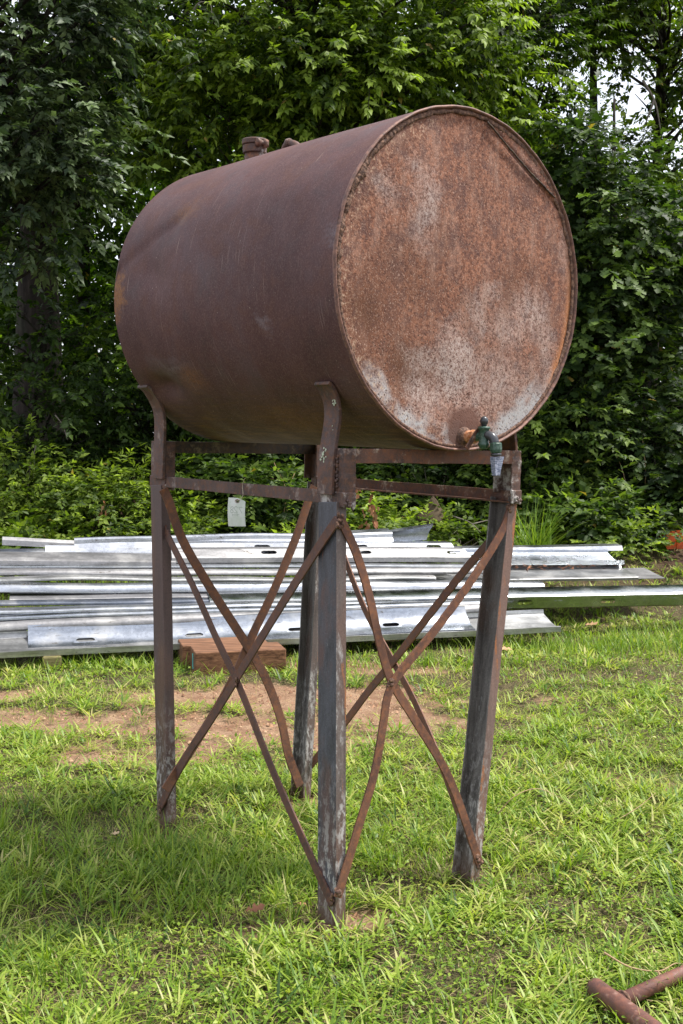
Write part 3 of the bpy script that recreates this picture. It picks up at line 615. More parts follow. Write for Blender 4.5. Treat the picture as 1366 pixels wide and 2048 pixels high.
# -- second row, seen through the gaps
bt = [('leftmost tree of the shaded second row', -6.2, 18.5, 10, 2.0), ('second tree from the left in the shaded second row', -4.3, 19.5, 11, 1.9), ('third tree from the left in the shaded second row', -2.5, 18.6, 10.5, 1.7),
      ('second row tree behind the fill cap end of the tank', -.7, 20.0, 12, 1.9), ('second row tree behind the middle of the tank', 1.2, 19.0, 11, 1.8), ('second row tree behind the right rim of the tank', 2.9, 20.4, 6.4, 1.6),
      ('second row tree behind the forked trunk', 4.7, 21.0, 5.6, 1.6), ('rightmost tree of the shaded second row', 6.9, 20.5, 11, 1.9)]
for lab, x, y, h, rx in bt:
    tree(lab, (x, y, 0), (x + .2, y, h), .17, [((x, y, h * .80), (rx, 1.3, h * .22), 2), ((x + .2, y - .3, h * .48), (rx * 1.05, 1.3, h * .24), 2.2), ((x - .1, y - .6, h * .20), (rx * 1.05, 1.2, h * .17), 1.6)],
         150, 9, 11, .15, M['leaf_back'], group='trees of the second row', every=6, shape='lance', crad=.62, tone0=.50, hang=.3, wr=.55)
# -- far wood, one mass
n = 52000; X = RNG.uniform(-17, 17, n); Z = RNG.uniform(.0, 1, n) ** 1.25; Y = RNG.normal(26, 1.6, n)
hgt = np.where((X > 3.2) & (X < 8.5), 4.9, 9.0) + 1.2 * np.sin(X * 1.1) + .8 * np.sin(X * 2.7 + 1)
P = np.stack([X, Y, Z * hgt + .3], -1); D = nrm(RNG.normal(0, 1, (n, 3)) + np.array([0, 0, -.3])); Nn = nrm(RNG.normal(0, .7, (n, 3)) + np.array([0, -.3, 1])); L = RNG.uniform(.22, .42, n)
V, F_, k_ = leaf_faces(P, D, Nn, L, L * .6, 'lance')
setp(mesh('far_woodland', V, F_, M['leaf_back'], None, False, {'rnd': np.repeat(np.clip(RNG.normal(.55, .2, n), 0, .97), k_)}), 'far woodland closing the view behind the second row of trees', 'woodland', None, 'stuff')

# -- shrubs in front of the trees
def shrub(label, x, y, h, rx, mt='leaf_shrub', n_=34, leafL=.075, shape='ovate', tone=.6, wr=.55, name='shrub', ry=.42, nl=10):
    h = max(.24, h - .26); base = np.array([x, y, ground_z(x, y)]); t = thing(name, base, label, 'shrub', 'shrubs along the edge of the wood')
    env = [(base + np.array([0, 0, h * .55]), (rx, ry, h * .47), 3), (base + np.array([rx * .3, -.05, h * .3]), (rx * .9, ry, h * .3), 2)]
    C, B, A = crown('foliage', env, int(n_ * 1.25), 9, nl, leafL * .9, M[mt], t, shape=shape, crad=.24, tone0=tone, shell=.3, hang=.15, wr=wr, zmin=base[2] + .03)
    mb = MB()
    for c in C[::2]:
        b = base + np.array([(c[0] - x) * .25, RNG.normal(0, .06), -.02]); mb.tube(spline([b, (b + c) / 2 + RNG.normal(0, .04, 3), c], 3), list(np.linspace(.008, .002, 7)), 4, False)
    setp(mb.build('stems', M['twig'], t, True), kind='stuff'); return t
shrub('tall bright green shrub at the left edge, topmost shoots yellow green', -2.95, 11.0, 1.15, .50, tone=.66, n_=58)
shrub('bright green rounded shrub between the left edge shrub and the narrow leaved one', -2.35, 10.8, .95, .42, tone=.58, n_=46)
shrub('narrow leaved shrub with upright shoots left of the left stand leg', -1.85, 11.1, 1.10, .34, tone=.62, n_=44, shape='lance', leafL=.085, wr=.24)
shrub('low broad leaved shrub just behind the top left of the metal pile', -2.7, 10.3, .55, .45, tone=.55, n_=34, leafL=.095)
shrub('low mixed shrub hugging the pile at the left leg', -1.45, 10.6, .60, .36, tone=.62, n_=30)
shrub('dark green shrub seen between the left leg and the paper tag', -1.15, 11.5, 1.15, .45, 'leaf_shrub_dark', tone=.55, n_=44, leafL=.10)
shrub('shrub with hand shaped leaves directly behind the paper tag', -.62, 11.2, 1.0, .42, 'leaf_shrub_dark', tone=.62, n_=44, leafL=.10)
shrub('yellow green low shrub below and right of the paper tag', -.42, 10.5, .55, .36, tone=.68, n_=32)
shrub('small shrub right of the near leg with dead brown leaf clusters', .25, 10.7, .75, .34, tone=.62, n_=36)
shrub('dark ivy like shrub behind the right lower rail', .85, 11.9, 1.15, .65, 'leaf_shrub_dark', tone=.42, n_=54, leafL=.09)
shrub('low straggling shrub by the brown rock', .95, 10.9, .36, .40, tone=.50, n_=20)
shrub('shrub of round leaves between the long grass clump and the right leg', 1.75, 11.8, 1.45, .60, 'leaf_shrub_dark', tone=.66, n_=62, leafL=.07, wr=.8)
shrub('low broad leaved bush right of the long grass clump', 2.10, 11.2, .62, .42, 'leaf_shrub_dark', tone=.58, n_=34, leafL=.12, wr=.62)
shrub('small bush with pale stems left of the orange crate', 2.75, 11.4, .66, .34, 'leaf_shrub_dark', tone=.55, n_=30, leafL=.09)
shrub('dark lobed leaf bush above the orange crate', 3.2, 11.9, 1.2, .5, 'leaf_oak', tone=.50, n_=34, leafL=.13, shape='oak', wr=.75)
shrub('tiny yellow green bush beside the bare ground left of the crate', 2.45, 10.7, .28, .26, tone=.68, n_=14)
# long arching grass clump
b = at(1068, 1080, 10.3); b[2] = ground_z(b[0], b[1]); t = thing('grass_clump', b, 'tall arching grass clump behind the right end of the metal pile', 'grass clump')
n = 130; V, F_ = blades(np.stack([RNG.normal(b[0], .06, n), RNG.normal(b[1], .05, n), np.full(n, ground_z(b[0], b[1]))], -1), RNG.uniform(-1.2, 1.6, n) + np.where(RNG.random(n) < .3, 3.1, 0), RNG.uniform(.02, .45, n), RNG.uniform(.2, 1.5, n), RNG.uniform(.42, .80, n), RNG.uniform(.009, .016, n), 7)
setp(mesh('blades', V, F_, M['grass'], t, False, {'rnd': np.repeat(np.clip(RNG.normal(.36, .14, n), .05, .8), 15)}), kind='stuff')
# bare dead stems at the edge of the wood
def stems(label, paths, mat, r, name='dead_branch'):
    t = thing(name, paths[0][0], label, 'branch')
    for p in paths:
        mb = MB(); q = spline(p, 5); mb.tube(q, list(np.linspace(r, r * .35, len(q))), 5); mb.build('stem', mat, t, True)
stems('thin bare branch leaning over the orange crate', [[at(1300, 1072, 11.2), at(1335, 1052, 11.2), at(1372, 1030, 11.3)], [at(1352, 1040, 11.2), at(1356, 1052, 11.2), at(1350, 1062, 11.2)]], M['twig'], .010)
stems('two upright dead reddish stems right of the grass clump', [[at(1258, 1030, 11.6), at(1250, 960, 11.6), at(1232, 905, 11.6)], [at(1288, 1015, 11.6), at(1291, 940, 11.6), at(1283, 860, 11.7)], [at(1303, 1052, 11.6), at(1285, 1000, 11.6)]], M['straw'], .006)
stems('pale curved twig lying by the brown rock', [[at(905, 1032, 10.7), at(940, 1045, 10.6), at(962, 1065, 10.5)], [at(945, 1048, 10.6), at(985, 1038, 10.7)]], M['twig'], .007)
stems('dead straw coloured stalks behind the near leg', [[at(560, 1065, 10.8), at(572, 985, 10.8), at(548, 925, 10.9)], [at(590, 1060, 10.8), at(570, 1000, 10.8), at(590, 945, 10.9)]], M['straw'], .006)
stems('bare grey twigs drooping at the left of the wood', [[at(75, 880, 11.3), at(60, 930, 11.2), at(35, 985, 11.2)], [at(110, 830, 11.4), at(125, 850, 11.4), at(135, 880, 11.3)]], M['twig'], .007)
stems('curled pale twig in the bright crown above the fill cap', [[at(385, 22, 11.8), at(400, 5, 11.8), at(420, 8, 11.8), at(424, 30, 11.7)]], M['twig'], .010)
stems('bleached fork of dead wood near the right edge sky gap', [[at(1285, 160, 14.6), at(1310, 205, 14.6), at(1322, 265, 14.6)], [at(1308, 200, 14.6), at(1290, 250, 14.6)]], M['twig'], .018)
# clusters of dead leaves hung in the shrubs
def dead_cluster(label, x, y, Y, n, s):
    c = at(x, y, Y); P = c + RNG.normal(0, 1, (n, 3)) * np.array(s); D = nrm(RNG.normal(0, .5, (n, 3)) + np.array([0, 0, -1.2])); L = RNG.uniform(.04, .08, n)
    V, F_, k_ = leaf_faces(P, D, nrm(RNG.normal(0, 1, (n, 3))), L, L * .5, 'ovate')
    setp(mesh('dead_leaves', V, F_, M['dead'], None, False, {'rnd': np.repeat(RNG.uniform(.2, .8, n), k_)}), label, 'dead leaves', 'dead leaf clusters in the shrubs')
dead_cluster('hanging orange brown dead leaves in the left shrubs', 209, 1022, 10.5, 14, (.02, .02, .06))
dead_cluster('reddish dead leaves beside the near leg below the lower rail', 742, 1025, 10.1, 36, (.035, .04, .08))
dead_cluster('pale brown curled dead leaf by the near collar', 716, 978, 10.1, 8, (.015, .02, .03))

# ------------------------------------------------------------------ galvanised steel pile
def Yline(x, Y0): return Y0 / (1 - .249 * (x - 683) / FPX)
RAILS = []
def rail(label, xl, yl, xr, yr, Y0, prof, mat, slots=(), wav=.003, name='guardrail', cut=0., seg=0, Yr=None, hs=1., group='galvanised rails heaped in the pile', thick=.0032):
    """prof: cross section (back, up) from the front bottom edge; slots: image x positions, cut through segment seg"""
    A = at(xl, yl, Yline(xl, Y0)); B = at(xr, yr, Yr or Yline(xr, Y0)); ln = np.linalg.norm(B - A); g = (B - A) / ln
    n_ = unit(np.cross([0, 0, 1.], g)); z_ = np.cross(g, n_); prof = np.array(prof, float) * np.array([.45 + .55 * hs, hs])
    sl = []
    for sx in slots:
        q = at(sx, (yl + yr) / 2, Yline(sx, Y0)); s = (q - A) @ g
        if .12 < s < ln - .12: sl.append(s)
    st = list(np.arange(0, ln, .14)) + [ln]
    st = [s for s in st if all(abs(s - q) > .085 for q in sl)] + [q + d for q in sl for d in (-.07, .07)]; st = sorted(st)
    ph = RNG.uniform(0, 6.28, 4); m = len(prof); V = []; F_ = []
    def pos(s, a, b_):
        w = wav * (math.sin(2.3 * s + ph[0]) + .6 * math.sin(5.9 * s + ph[1] + 6 * a)); w2 = wav * .8 * math.sin(3.7 * s + ph[2] + 9 * a)
        ss = s + (cut * a * (s > ln - 1e-6))
        return A + g * ss + n_ * (a + w2) + z_ * (b_ + w * (1 + 3 * a))
    for s in st:
        for a, b_ in prof: V.append(pos(s, a, b_))
    for i in range(len(st) - 1):
        hole = any(abs((st[i] + st[i + 1]) / 2 - q) < .01 for q in sl)
        for j in range(m - 1):
            a = i * m + j
            if hole and j == seg:
                q = (st[i] + st[i + 1]) / 2; P0, P1 = prof[j], prof[j + 1]; b0 = len(V); wd = np.linalg.norm(P1 - P0); hh = min(.36, .017 / wd)
                outer = [(-.07, 0), (-.035, 0), (0, 0), (.035, 0), (.07, 0), (.07, .5), (.07, 1), (.035, 1), (0, 1), (-.035, 1), (-.07, 1), (-.07, .5)]
                inner = [(-.044, .5 - hh * .6), (-.034, .5 - hh), (0, .5 - hh), (.034, .5 - hh), (.044, .5 - hh * .6), (.048, .5), (.044, .5 + hh * .6), (.034, .5 + hh), (0, .5 + hh), (-.034, .5 + hh), (-.044, .5 + hh * .6), (-.048, .5)]
                for u_, v_ in outer + [(1.2 * p_, q_) for p_, q_ in inner]:
                    pp = P0 + (P1 - P0) * v_; V.append(pos(q + u_, pp[0], pp[1]))
                for e in range(12): F_.append((b0 + e, b0 + (e + 1) % 12, b0 + 12 + (e + 1) % 12, b0 + 12 + e))
            else: F_.append((a, a + m, a + m + 1, a + 1))
    o = mesh(name, np.array(V), F_, mat, None, True)
    s_ = o.modifiers.new('thickness', 'SOLIDIFY'); s_.thickness = thick; s_.offset = 0
    e_ = o.modifiers.new('edges', 'EDGE_SPLIT'); e_.split_angle = math.radians(24)
    setp(o, label, 'guardrail', group); return o
LIP = [(.032, -.010), (.010, -.007), (0, .004), (.001, .018)]
TROUGH = [(.02, -.004), (.004, -.002), (0, .004), (.03, .010), (.075, .026), (.112, .052), (.140, .086), (.156, .118), (.162, .135), (.175, .137)]
HUMP = LIP + [(.008, .036), (.024, .055), (.050, .068), (.095, .072), (.13, .055), (.16, .02)]
LOWHUMP = LIP + [(.012, .030), (.035, .042), (.09, .050), (.13, .035)]
CHAN = [(.02, -.002), (.002, -.002), (0, .032), (.006, .034), (.010, .010), (.13, .040), (.235, .085), (.24, .116)]
BOXY = [(.06, -.004), (.020, -.002), (.010, .004), (0, .082), (.006, .090), (.016, .096), (.08, .126), (.13, .134), (.15, .12), (.16, .02)]
FLAT = [(.03, -.006), (.004, -.004), (0, .012), (.004, .018), (.15, .046), (.26, .056)]
RIDGE = LIP + [(.006, .036), (.014, .042), (.10, .082), (.17, .090), (.19, .07)]
TALLP = [(0, 0), (.03, .012), (.10, .060), (.135, .100), (.140, .106), (.142, .132), (.150, .144), (.165, .148)]
G = M
rail('lowest channel of the pile, its thin lip running just above the ground', -70, 1318, 1122, 1263, 7.62, CHAN, G['galv_rust'], cut=-.10, wav=.0015)
rail('front trough rail with long slots, the lowest wide face of the pile', 56, 1303, 951, 1259, 7.68, TROUGH, G['galv'], (172, 392, 600, 790), cut=-.10, seg=4, wav=.0025)
rail('short dirty rail end at the lower left corner of the pile', -90, 1309, 53, 1303, 7.72, TROUGH, G['galv_rust'], wav=.003)
rail('round topped rail just above the slotted front rail', -80, 1264, 1012, 1221, 7.84, HUMP, G['galv_dull'], wav=.004, hs=0.66)
rail('narrow white rail third from the bottom, ending behind the right brace', -80, 1243, 1000, 1208, 7.90, LOWHUMP, G['galv'], wav=.003, hs=0.6)
rail('white strip rail ending square between the near and right legs', -80, 1229, 787, 1210, 7.95, LOWHUMP, G['galv_bright'], wav=.003, hs=0.62)
rail('long clean rail reaching past the right edge of the photo, grass mirrored in it', 420, 1231, 1436, 1209, 8.02, BOXY, G['galv_mirror'], (905, 1050, 1216), seg=2, wav=.0008)
rail('dark bluish rail between two white ones', -80, 1214, 1005, 1195, 8.05, LOWHUMP, G['galv_dark'], wav=.003, hs=0.5)
rail('grey flat strip starting at the left edge and lying over the dark bluish rail', 19, 1203, 1010, 1186, 8.10, FLAT, G['galv_dull'], wav=.003, hs=0.52)
rail('wide white rail across the middle of the pile', -80, 1187, 1090, 1179, 8.18, HUMP, G['galv_bright'], wav=.004, hs=0.8)
rail('dented rail with a dark dirt line along its top', -80, 1164, 872, 1160, 8.26, LOWHUMP, G['galv_rust'], wav=.007, hs=0.48)
rail('grey rounded rail under the slotted weathered one', -80, 1152, 1010, 1147, 8.34, HUMP, G['galv_dull'], wav=.003, hs=0.52)
rail('narrow light rail directly below the weathered slotted rail', -80, 1136, 960, 1134, 8.40, LOWHUMP, G['galv_bright'], wav=.002, hs=0.4)
rail('channel with brown leaf litter on it, notched right end', 660, 1172, 1277, 1158, 8.42, FLAT + [(.31, .10)], G['galv_rust'], cut=-.05, wav=.0015)
rail('dark flat offcut poking out furthest behind the littered channel', 1120, 1160, 1331, 1157, 8.62, [(0, 0), (.12, .02), (.28, .05)], G['galv_dull'], cut=-.12, wav=.001)
rail('weathered grey rail with three dark slots and a sloping cut end', 344, 1126, 944, 1124, 8.46, [(.03, -.006), (0, .002), (.004, .034), (.016, .044), (.075, .088), (.16, .094)], G['galv_dull'], (540, 730, 912), cut=-.45, seg=3, wav=.0015)
rail('left hand grey rail running in from the left edge to the left leg', -80, 1131, 352, 1133, 8.44, RIDGE, G['galv_dull'], wav=.002, hs=0.85)
rail('upper channel at the right with a grey web and white lower lip', 930, 1130, 1248, 1129, 8.66, [(0, .034), (0, 0), (.12, .022), (.22, .070), (.23, .095)], G['galv'], cut=-.12, wav=.001)
rail('rearmost white rail at the right, topmost there', 900, 1107, 1246, 1101, 8.90, [(0, 0), (.02, .035), (.10, .045), (.12, .02)], G['galv_bright'], wav=.001)
rail('white slotted rail near the top, ending right of the near leg', 330, 1104, 912, 1101, 8.62, [(.03, -.008), (0, .0), (.006, .010), (.065, .052), (.15, .060)], G['galv_bright'], (526, 722, 870), cut=-.25, seg=2, wav=.002)
rail('topmost wide rail with a rolled grey edge, from the left leg to the near leg', 150, 1122, 796, 1106, 8.66, TALLP, G['galv_bright'], (722,), seg=1, wav=.004)
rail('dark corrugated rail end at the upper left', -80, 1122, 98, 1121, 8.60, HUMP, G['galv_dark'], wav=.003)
rail('small square white offcut on the upper left of the pile', 90, 1122, 156, 1122, 8.56, [(0, 0), (.06, .045), (.10, .095)], G['galv_bright'], cut=-.08, wav=.001)
rail('dented thin strip lying at the very top left', 4, 1093, 152, 1097, 8.86, [(0, 0), (.01, .035), (.03, .055)], G['galv_dull'], wav=.006)
rail('short white strip on top just right of the near leg', 640, 1074, 782, 1066, 9.05, [(0, 0), (.01, .012), (.08, .030), (.09, .02)], G['galv_bright'], wav=.001)
def bent_end():
    A = at(690, 1090, 8.95); B = at(858, 1080, 9.02); V = []; F_ = []; n = 12
    for i in range(n + 1):
        t_ = i / n; p = A + (B - A) * t_; h = .055 + .055 * t_ ** 1.4; dx = .03 * t_ ** 2; s_ = .03 + .06 * t_
        top = p + np.array([dx, 0, h]); V += [p + np.array([-.02 * t_, 0, 0]), p + np.array([0, .01, h * .55]), top, top + np.array([.004, s_ * .5, .016]), top + np.array([.004, s_, .010])]
    for i in range(n):
        for j in range(4): a = i * 5 + j; F_.append((a, a + 5, a + 6, a + 1))
    o = mesh('guardrail', V, F_, M['galv'], None, True); m_ = o.modifiers.new('thickness', 'SOLIDIFY'); m_.thickness = .004
    e_ = o.modifiers.new('edges', 'EDGE_SPLIT'); e_.split_angle = math.radians(32)
    setp(o, 'bent up rail end rising at the top of the pile left of the rock', 'guardrail', 'galvanised rails heaped in the pile')
bent_end()
# litter of brown leaves on the channel and dirt on the rails
n = 90; c = at(1085, 1137, 8.72); P = np.stack([c[0] + RNG.normal(0, .26, n), np.full(n, c[1]) + RNG.normal(0, .03, n), np.zeros(n)], -1)
P[:, 2] = c[2] + (P[:, 1] - c[1]) * .3 + .012; D = nrm(RNG.normal(0, 1, (n, 3)) * np.array([1, 1, .15])); L = RNG.uniform(.012, .04, n)
V, F_, k_ = leaf_faces(P, D, nrm(RNG.normal(0, .2, (n, 3)) + np.array([0, 0, 1])), L, L * .6, 'ovate')
setp(mesh('leaf_litter', V, F_, M['dead'], None, False, {'rnd': np.repeat(RNG.uniform(.0, .6, n), k_)}), 'brown leaf litter lying on the right hand channel', 'litter', None, 'stuff')
# the square hole near the right end of the lowest channel, a dark opening
ph = at(1024, 1250, 8.02)

# ------------------------------------------------------------------ timber blocks
def block(name, label, p, ax, ln, dp, h, mat, endmat=None, bev=.006):
    """p: front bottom left corner"""
    ax = unit(ax); ay = np.array([-ax[1], ax[0], 0]); p = np.asarray(p, float)
    t = thing(name, p, label, 'timber block')
    MB().frame_box(p, ax * ln, ay * dp, np.array([0, 0, h])).build('beam', mat, t, bev=bev)
    return t, ax, ay
ax = np.array([math.cos(.245), math.sin(.245), 0])
p0 = at(391, 1356, 6.98); p0[2] = -.012
t, ax_, ay_ = block('timber_block', 'brown timber block with a cyan paint mark on its end, front one of two', p0, ax, .545, .26, .150, M['timber'])
q = p0 + ay_ * .10 - ax_ * .0022
mb = MB(); path = [q + np.array([0, 0, .035]), q + ay_ * .012 + np.array([0, 0, .065]), q + ay_ * .004 + np.array([0, 0, .10]), q + ay_ * .010 + np.array([0, 0, .128])]
mb.ribbon(spline(path, 4), -ax_, .016, .003); mb.build('paint_mark', M['cyan'], t)
p1 = p0 + ay_ * .268 - ax_ * .045; block('timber_block', 'plain brown timber block tucked behind the marked one under the pile', p1, ax, .53, .25, .148, M['timber'])
pb = at(85, 1342, 7.15); pb[2] = -.01
block('bearer_block', 'small mossy wooden bearer under the left end of the pile', pb, (1, .2, 0), .112, .5, .092, M['mossy'], bev=.010)

# ------------------------------------------------------------------ orange crate and rock behind the pile
c = at(1331, 1096, 10.95); c[2] = ground_z(c[0], c[1]) - .03
t = thing('crate', c, 'bright orange ribbed plastic crate half out of frame on the right', 'crate')
h = .175; MB().frame_box(c + np.array([0, 0, 0]), (.42, .03, 0), (-.01, .22, 0), (0, 0, h * .9)).build('body', M['orange'], t, bev=.006)
MB().frame_box(c + np.array([-.012, -.014, h * .9 - .001]), (.45, .03, 0), (-.01, .25, 0), (0, 0, .022)).build('rim', M['orange'], t, bev=.004)
for i in range(5):
    MB().frame_box(c + np.array([.005 + .098 * i, -.012 + .007 * i, 0]), (.014, .001, 0), (0, .014, 0), (0, 0, h * .9 - .002)).build('rib', M['orange'], t)
c = at(866, 1040, 10.9); bm = bmesh.new(); bmesh.ops.create_icosphere(bm, subdivisions=4, radius=1)
for v in bm.verts:
    z = v.co.z; f = (1 - max(z, 0)) ** .9 * .75 + .12 if z > 0 else .87
    v.co.x *= .155 * f / .87 * (1 + .12 * math.sin(9 * z)); v.co.y *= .13 * f / .87; v.co.z = v.co.z * .225 if z > 0 else v.co.z * .1
    v.co += Vector(RNG.normal(0, .0012, 3)); v.co += Vector(c)
me = bpy.data.meshes.new('rock'); bm.to_mesh(me); bm.free(); me.materials.append(M['rock']); o = bpy.data.objects.new('rock', me); COL.objects.link(o)
setp(o, 'pointed brown rock at the foot of the shrubs behind the pile', 'rock')

# ------------------------------------------------------------------ rusty pipes lying at the lower right
pa = EYE + ray(1186, 1972) * ((.034 - CAM_H) / ray(1186, 1972)[2]); pb_ = EYE + ray(1330, 2078) * ((.034 - CAM_H) / ray(1330, 2078)[2])
d = unit(pb_ - pa); e1 = pa + d * .09; pc = EYE + ray(1372, 1944) * ((.036 - CAM_H) / ray(1372, 1944)[2])
t = thing('pipe_frame', (pa[0], pa[1], 0), 'rusty pipe with a welded side branch lying in the grass at the lower right corner', 'pipe')
MB().tube([pa, pa + d * .01, pb_, pb_ + d * .5], [.020, .0245, .0245, .0245], 24).build('main_pipe', M['pipe_rust'], t, True)
j = pa + d * .098; MB().tube([j, pc, pc + (pc - j) * .8], [.0185] * 3, 20).build('branch_pipe', M['pipe_rust'], t, True)
bd = unit(pc - j); MB().lathe(j + bd * .022, bd, [(0, .022), (.003, .0245), (.008, .0225), (.011, .0195)], 20).build('weld_seam', M['weld'], t, True)
stems('dry curling vine stems over the fallen pipe', [[at(1208, 1905, 3.0), at(1260, 1934, 3.0), at(1318, 1942, 3.0), at(1350, 1927, 3.05), at(1372, 1930, 3.05)], [at(1316, 1942, 3.0), at(1330, 1985, 2.97), at(1352, 2035, 2.9)], [at(1316, 1945, 3.0), at(1345, 1965, 2.98), at(1372, 1985, 2.95)]], M['straw'], .0028, 'dry_vine')
stems('thin arching brown stem in the lawn right of the right leg', [[at(995, 1628, 4.2), at(1030, 1592, 4.2), at(1080, 1578, 4.25), at(1145, 1610, 4.3)]], M['straw'], .0022, 'dry_vine')
stems('dark slender runner in the lawn at the right edge', [[at(1235, 1640, 4.25), at(1280, 1612, 4.3), at(1312, 1585, 4.35)]], M['straw'], .002, 'dry_vine')
stems('grey stick lying on the bare earth under the stand', [[at(440, 1468, 5.7), at(470, 1475, 5.66), at(498, 1474, 5.66)]], M['twig'], .005, 'stick')

# ------------------------------------------------------------------ crumbs of earth and clippings on the bare patches
n0 = 26000; x = RNG.uniform(-2.6, 2.2, n0); y = RNG.uniform(3.0, 7.6, n0); kp = RNG.random(n0) < dirt_amount(x, y) * .8; x, y = x[kp], y[kp]; n = len(x)
tet = np.array([(1, 0, -.5), (-.5, .87, -.5), (-.5, -.87, -.5), (.15, .1, .75), (-.2, .3, .5)]); ft_ = np.array([(0, 3, 1), (1, 4, 2), (2, 3, 0), (1, 3, 4), (2, 4, 3)])
a = RNG.uniform(0, 6.283, n); r = RNG.exponential(.0035, n) + .0018; r = np.minimum(r, .018); c_, s_ = np.cos(a)[:, None], np.sin(a)[:, None]; jt = RNG.uniform(.7, 1.3, (n, 5, 3))
T = tet[None] * jt; V = np.stack([T[..., 0] * c_ - T[..., 1] * s_, T[..., 0] * s_ + T[..., 1] * c_, T[..., 2] * .8], -1) * r[:, None, None] + np.stack([x, y, ground_z(x, y) - .004], -1)[:, None]
k = N('earth_crumb'); cm = k.done(k.ramp(k.attr('rnd'), [(0, (.12, .055, .030)), (.6, (.30, .16, .09)), (1, (.42, .27, .17))]), .95)
setp(mesh('soil_crumbs', V.reshape(-1, 3), (ft_[None] + (np.arange(n) * 5)[:, None, None]).reshape(-1, 3), cm, None, False, {'rnd': np.repeat(RNG.random(n), 5)}), 'crumbs and clods of red earth on the bare patches under the stand', 'soil', None, 'stuff')
n0 = 9000; x = RNG.uniform(-2.8, 2.8, n0); y = RNG.uniform(2.4, 7.6, n0); n = n0
V, F_ = blades(np.stack([x, y, ground_z(x, y) + RNG.uniform(.002, .03, n)], -1), RNG.uniform(0, 6.283, n), RNG.uniform(1.35, 1.6, n), RNG.uniform(-.2, .25, n), RNG.uniform(.02, .08, n), RNG.uniform(.0012, .0035, n), 2)
grass_obj('dry_clippings', [(V, F_, RNG.uniform(.93, 1, n))], M['grass'], 'dry straw coloured grass clippings lying on the lawn and bare earth', 'clippings')

# ------------------------------------------------------------------ fallen leaves on the lawn
def fallen(label, x, y, s, r):
    d_ = ray(x, y); p = EYE + d_ * (-CAM_H / d_[2]); p[2] = ground_z(p[0], p[1]) + .03
    a = RNG.uniform(0, 6.28); V, F_, k_ = leaf_faces(p[None], np.array([[math.cos(a), math.sin(a), .15]]), np.array([[.1, -.35, 1.]]), np.array([s]), np.array([s * .75]), 'oak', droop=-.1)
    setp(mesh('fallen_leaf', V, F_, M['dead'], None, False, {'rnd': np.full(len(V), r)}), label, 'leaf', 'fallen leaves on the lawn')
for a_ in (('dark red brown fallen leaf in the grass left of the near foot', 490, 1842, .06, .1), ('pale tan fallen leaf right of the timber blocks, behind the right leg', 925, 1322, .12, .95), ('orange tan fallen leaf just right of the right leg by the pile', 1025, 1308, .10, .75),
           ('tan fallen leaf under the overhanging long rail', 1170, 1255, .10, .75), ('small pale fallen leaf left of the left foot', 220, 1678, .035, .9), ('orange crumb of leaf beside the near foot', 612, 1825, .035, .6)):
    fallen(*a_)

# ------------------------------------------------------------------ the tank
TP = np.array([.3659, 3.5759, 1.8704]); TU = np.array([.6316, -.7751, -.016]); TU = unit(TU); TV = unit(np.array([.7752, .6317, 0])); TW = np.cross(TU, TV); R = .5; TL = 1.221
tank = thing('fuel_tank', TP - TU * TL / 2 - TW * R, 'large rusty brown cylindrical tank with a round end facing right, resting on the steel stand', 'tank')
ns, nf = 130, 192
S = np.linspace(0, TL - .004, ns); PH = np.linspace(0, 2 * np.pi, nf, endpoint=False); SS, PP = np.meshgrid(S, PH, indexing='ij'); pd = np.degrees(PP)
def g2(s0, p0, ss, sp, rot=0.):
    a = SS - s0; b_ = (pd - p0) / 57.3 * R; c_, s_ = math.cos(rot), math.sin(rot); a, b_ = a * c_ + b_ * s_, -a * s_ + b_ * c_
    return np.exp(-(a / ss) ** 2 - (b_ / sp) ** 2)
def crease(s0, p0, s1, p1, dep, wid, side):
    ax_, bx_ = s0, (p0) / 57.3 * R; dx_, dy_ = s1 - s0, (p1 - p0) / 57.3 * R; L_ = math.hypot(dx_, dy_); X_ = SS - ax_; Y_ = pd / 57.3 * R - bx_
    t_ = (X_ * dx_ + Y_ * dy_) / L_; n_ = (-X_ * dy_ + Y_ * dx_) / L_ * side; ends = np.exp(-np.maximum(0, np.maximum(-t_, t_ - L_)) ** 2 / .05 ** 2)
    return dep * ends * np.where(n_ > 0, np.exp(-n_ / wid), np.exp(n_ / .02))
rad = R - .015 * g2(.98, 172, .10, .05, -.5) - crease(1.18, 166, .92, 152, .012, .09, -1) - .005 * g2(.80, 174, .25, .10) + .004 * g2(.95, 206, .12, .05, -.5) - .030 * g2(1.06, 218.5, .085, .045) - .006 * g2(.98, 215, .2, .06) + .002 * np.sin(3 * PP + 4 * SS) * np.sin(SS * 2.6) - .004 * g2(.35, 190, .18, .16) + .0025 * g2(.02, 166, .05, .05)
rad = rad - .006 * np.exp(-((SS - .012) / .012) ** 2) * 0
V = TP - TU * SS[..., None] + rad[..., None] * (np.cos(PP)[..., None] * TV + np.sin(PP)[..., None] * TW)
I = np.arange(ns * nf).reshape(ns, nf); J = np.roll(I, -1, 1); F_ = np.stack([I[:-1], J[:-1], J[1:], I[1:]], -1).reshape(-1, 4)
mesh('shell', V.reshape(-1, 3), F_, M['shell'], tank, True, uv=np.stack([SS, PP], -1).reshape(-1, 2))
